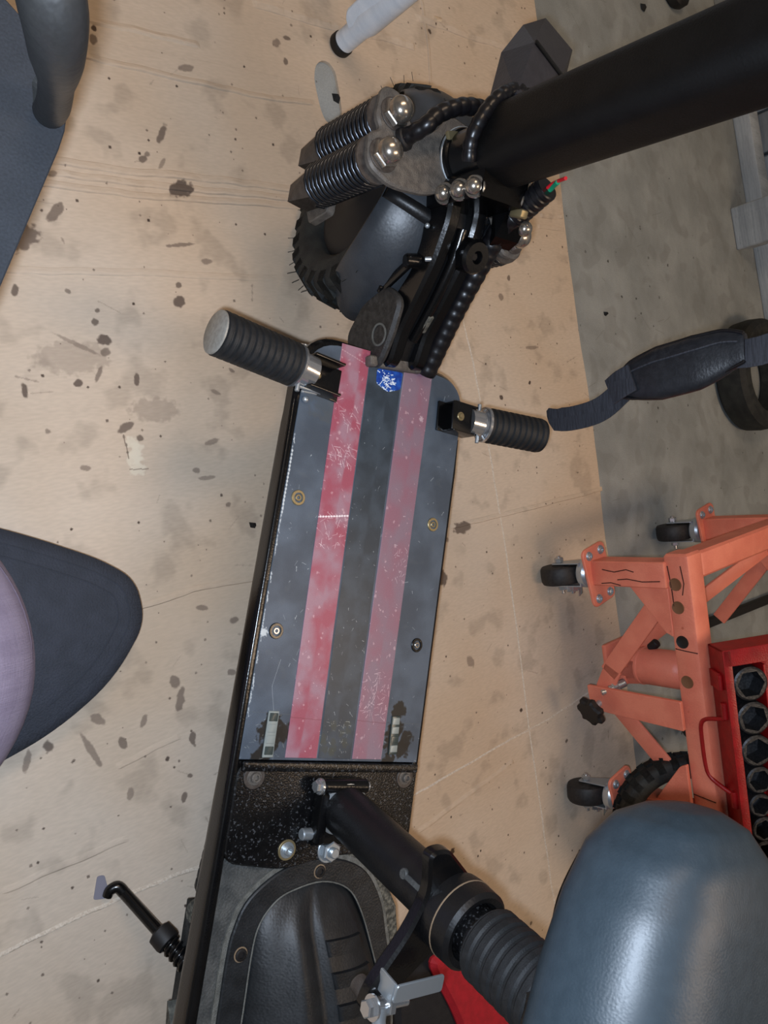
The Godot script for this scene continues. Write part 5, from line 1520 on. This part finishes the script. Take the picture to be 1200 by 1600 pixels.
	var arm := curve([V(-0.10, 0.64, -0.66), V(0.01, 0.638, -0.40), V(0.070, 0.635, -0.318), V(0.092, 0.630, -0.276), V(0.103, 0.615, -0.258), V(0.114, 0.580, -0.258), V(0.130, 0.520, -0.276), V(0.148, 0.440, -0.302), V(0.152, 0.385, -0.325), V(0.120, 0.352, -0.340)], 6)
	var ar := part(ch, "armrest", [tube(arm, taper(arm.size(), [0.0165, 0.0165, 0.0170, 0.0170, 0.0165, 0.0145, 0.0105, 0.0115, 0.012, 0.012]), 20)], M.arm_plastic)
	part(ar, "arm_facet", [hull([V(0.130, 0.520, -0.292), V(0.138, 0.520, -0.276), V(0.150, 0.430, -0.296), V(0.140, 0.425, -0.306), V(0.128, 0.470, -0.300), V(0.128, 0.500, -0.296)])], M.dull_grey_plastic)
	# white leg with a black rubber foot at the top of the picture
	var wl := thing("white_leg", "white painted steel leg with a black rubber foot on the cardboard", "leg", V(0.704, 0.005, -0.783))
	var lean := V(0.05, 1.0, -0.03).normalized()
	part(wl, "tube", [lathe([[0, 0.010], [0.0175, 0.010], [0.0178, 0.058], [0.0215, 0.075], [0.0225, 0.62], [0, 0.62]], V(0, 0, 0), lean, 28)], M.white_paint)
	part(wl, "flange", [prism(rounded(poly([-0.006, 0.040, 0.022, 0.052, 0.030, 0.064, 0.030, 0.60, -0.006, 0.60]), 0.005, 3), -0.012, 0.012, Transform3D(axes(V(0.69, 0, -0.72)), Vector3.ZERO), 0.004)], M.white_paint)
	part(wl, "rubber_foot", [lathe([[0, 0], [0.0175, 0], [0.0195, 0.003], [0.0195, 0.012], [0.0182, 0.015], [0, 0.015]], V(0, 0, 0), lean, 28)], M.knob_black)
	# red and black bag beside the rear wheel
	var bag := thing("bag", "red and black cloth bag lying behind the seat post at the bottom", "bag")
	part(bag, "body", [flat_plate(rounded(poly([0.705, 0.664, 0.800, 0.655, 1.02, 0.80, 1.06, 1.10, 0.72, 1.14]), 0.06, 6), 0.005, 0.085, 0.022)], M.bag_black)
	part(bag, "red_panel", [flat_plate(rounded(poly([0.770, 0.650, 0.870, 0.670, 1.04, 0.80, 1.06, 1.06, 0.93, 1.06, 0.835, 0.770]), 0.04, 5), 0.078, 0.098, 0.008)], M.bag_red)
	part(bag, "piping", [tube(curve([V(0.709, 0.082, 0.668), V(0.708, 0.082, 0.72), V(0.712, 0.082, 0.85), V(0.722, 0.082, 1.10)]), 0.003, 8)], M.bag_red)

func taper(n: int, key: Array) -> Array:
	var out := []
	for i in n:
		var q := float(i) / (n - 1) * (key.size() - 1)
		out.append(lerpf(key[int(q)], key[mini(int(q) + 1, key.size() - 1)], q - int(q)))
	return out

func cap_brim(cap: Node3D, outline: PackedVector2Array) -> void:
	# the brim bows: highest along its middle, drooping to both edges
	var tri := Geometry2D.triangulate_polygon(outline)
	var mid := Vector2(0.20, 0.118)
	var rings := []
	for side in 2:
		for e in 9:
			var q := (e / 8.0) if side == 0 else (1.0 - e / 8.0)
			var ring := PackedVector3Array()
			for p in outline:
				var v := mid.lerp(p, maxf(q, 0.001))
				var across := (v - mid).dot(Vector2(-0.12, 0.99))
				var y := 0.076 - 1.6 * across * across + (0.0035 if side == 0 else 0.0) - 0.06 * maxf(0.0, v.x - 0.22)
				ring.append(V(v.x, y, v.y))
			rings.append(ring)
	var brim := part(cap, "brim", [loft(rings, true, false)], M.cap_black, Rect2(), "wide black cloth brim")
	for off in [0.016, 0.030]:
		var line := []
		var inner := inset(outline, off)
		for i in inner.size():
			if inner[i].x > 0.16:
				var across := (inner[i] - mid).dot(Vector2(-0.12, 0.99))
				line.append(V(inner[i].x, 0.0797 - 1.6 * across * across - 0.06 * maxf(0.0, inner[i].x - 0.22), inner[i].y))
		part(brim, "stitching", [tube(line, 0.0007, 5)], M.cap_black)

func small_things() -> void:
	var chips := [[1.573, 0.006, -1.207, 0.009, "small black chip on the concrete near the top edge"], [1.398, 0.004, -0.462, 0.005, "tiny black crumb on the concrete right of the cardboard edge"], [0.700, 0.004, -0.700, 0.008, "black scrap lying in the oval hand hole of the cardboard"], [0.535, 0.008, -0.0145, 0.006, "black crumb beside the left deck rail on the cardboard"]]
	for c in chips:
		var o := V(c[0], c[1], c[2])
		var r: float = c[3]
		solo("dark_chip", c[4], "debris", [hull([o + V(-r, -0.004, -r * 0.6), o + V(r, -0.004, -r * 0.4), o + V(r * 0.7, -0.004, r), o + V(-r * 0.6, -0.004, r * 0.8), o + V(-r * 0.4, 0.005, 0), o + V(r * 0.4, 0.004, r * 0.3), o + V(0.0, 0.003, -r * 0.4)])], M.black_chip, "dark crumbs on the floor")
	var w := V(0.922, 0.005, -0.912)
	solo("pale_chip", "pale torn scrap of wood lying on the cardboard near the headlight", "debris", [hull([w + V(-0.010, 0, -0.006), w + V(0.008, 0, -0.010), w + V(0.012, 0, 0.004), w + V(-0.004, 0, 0.012), w + V(-0.006, 0.004, 0.002), w + V(0.006, 0.006, -0.002)])], M.wood_chip)
	var g := V(0.313, 0.0052, 0.440)  # thin grey strip lying flat on the cardboard
	solo("grey_strip", "small flat grey strip beside the kickstand foot", "debris", [flat_plate(rounded(poly([g.x - 0.004, g.z - 0.016, g.x + 0.005, g.z - 0.015, g.x + 0.010, g.z + 0.006, g.x + 0.008, g.z + 0.015, g.x - 0.009, g.z + 0.012]), 0.003, 3), 0.005, 0.0062, 0.0002)], M.strip_grey)
	var k := V(1.70, 0.0, -1.275)
	solo("rubber_block", "black rubber block on the concrete at the top edge", "block", [flat_plate(rounded(poly([k.x - 0.045, k.z - 0.05, k.x + 0.04, k.z - 0.06, k.x + 0.035, k.z + 0.01, k.x - 0.005, k.z + 0.025, k.x - 0.04, k.z + 0.005]), 0.014, 4), 0.0, 0.03, 0.006)], M.knob_black)
	var fb := V(-0.014, -0.016, 0.004)
	solo("flash_bulb", "tiny glowing flash bulb of the phone taking the picture", "flash", [lathe([[0, -0.003], [0.002, -0.0022], [0.003, 0.0], [0.002, 0.0022], [0, 0.003]], (get_node("camera") as Camera3D).transform * fb, Vector3.UP, 12)], M.lamp_glow)
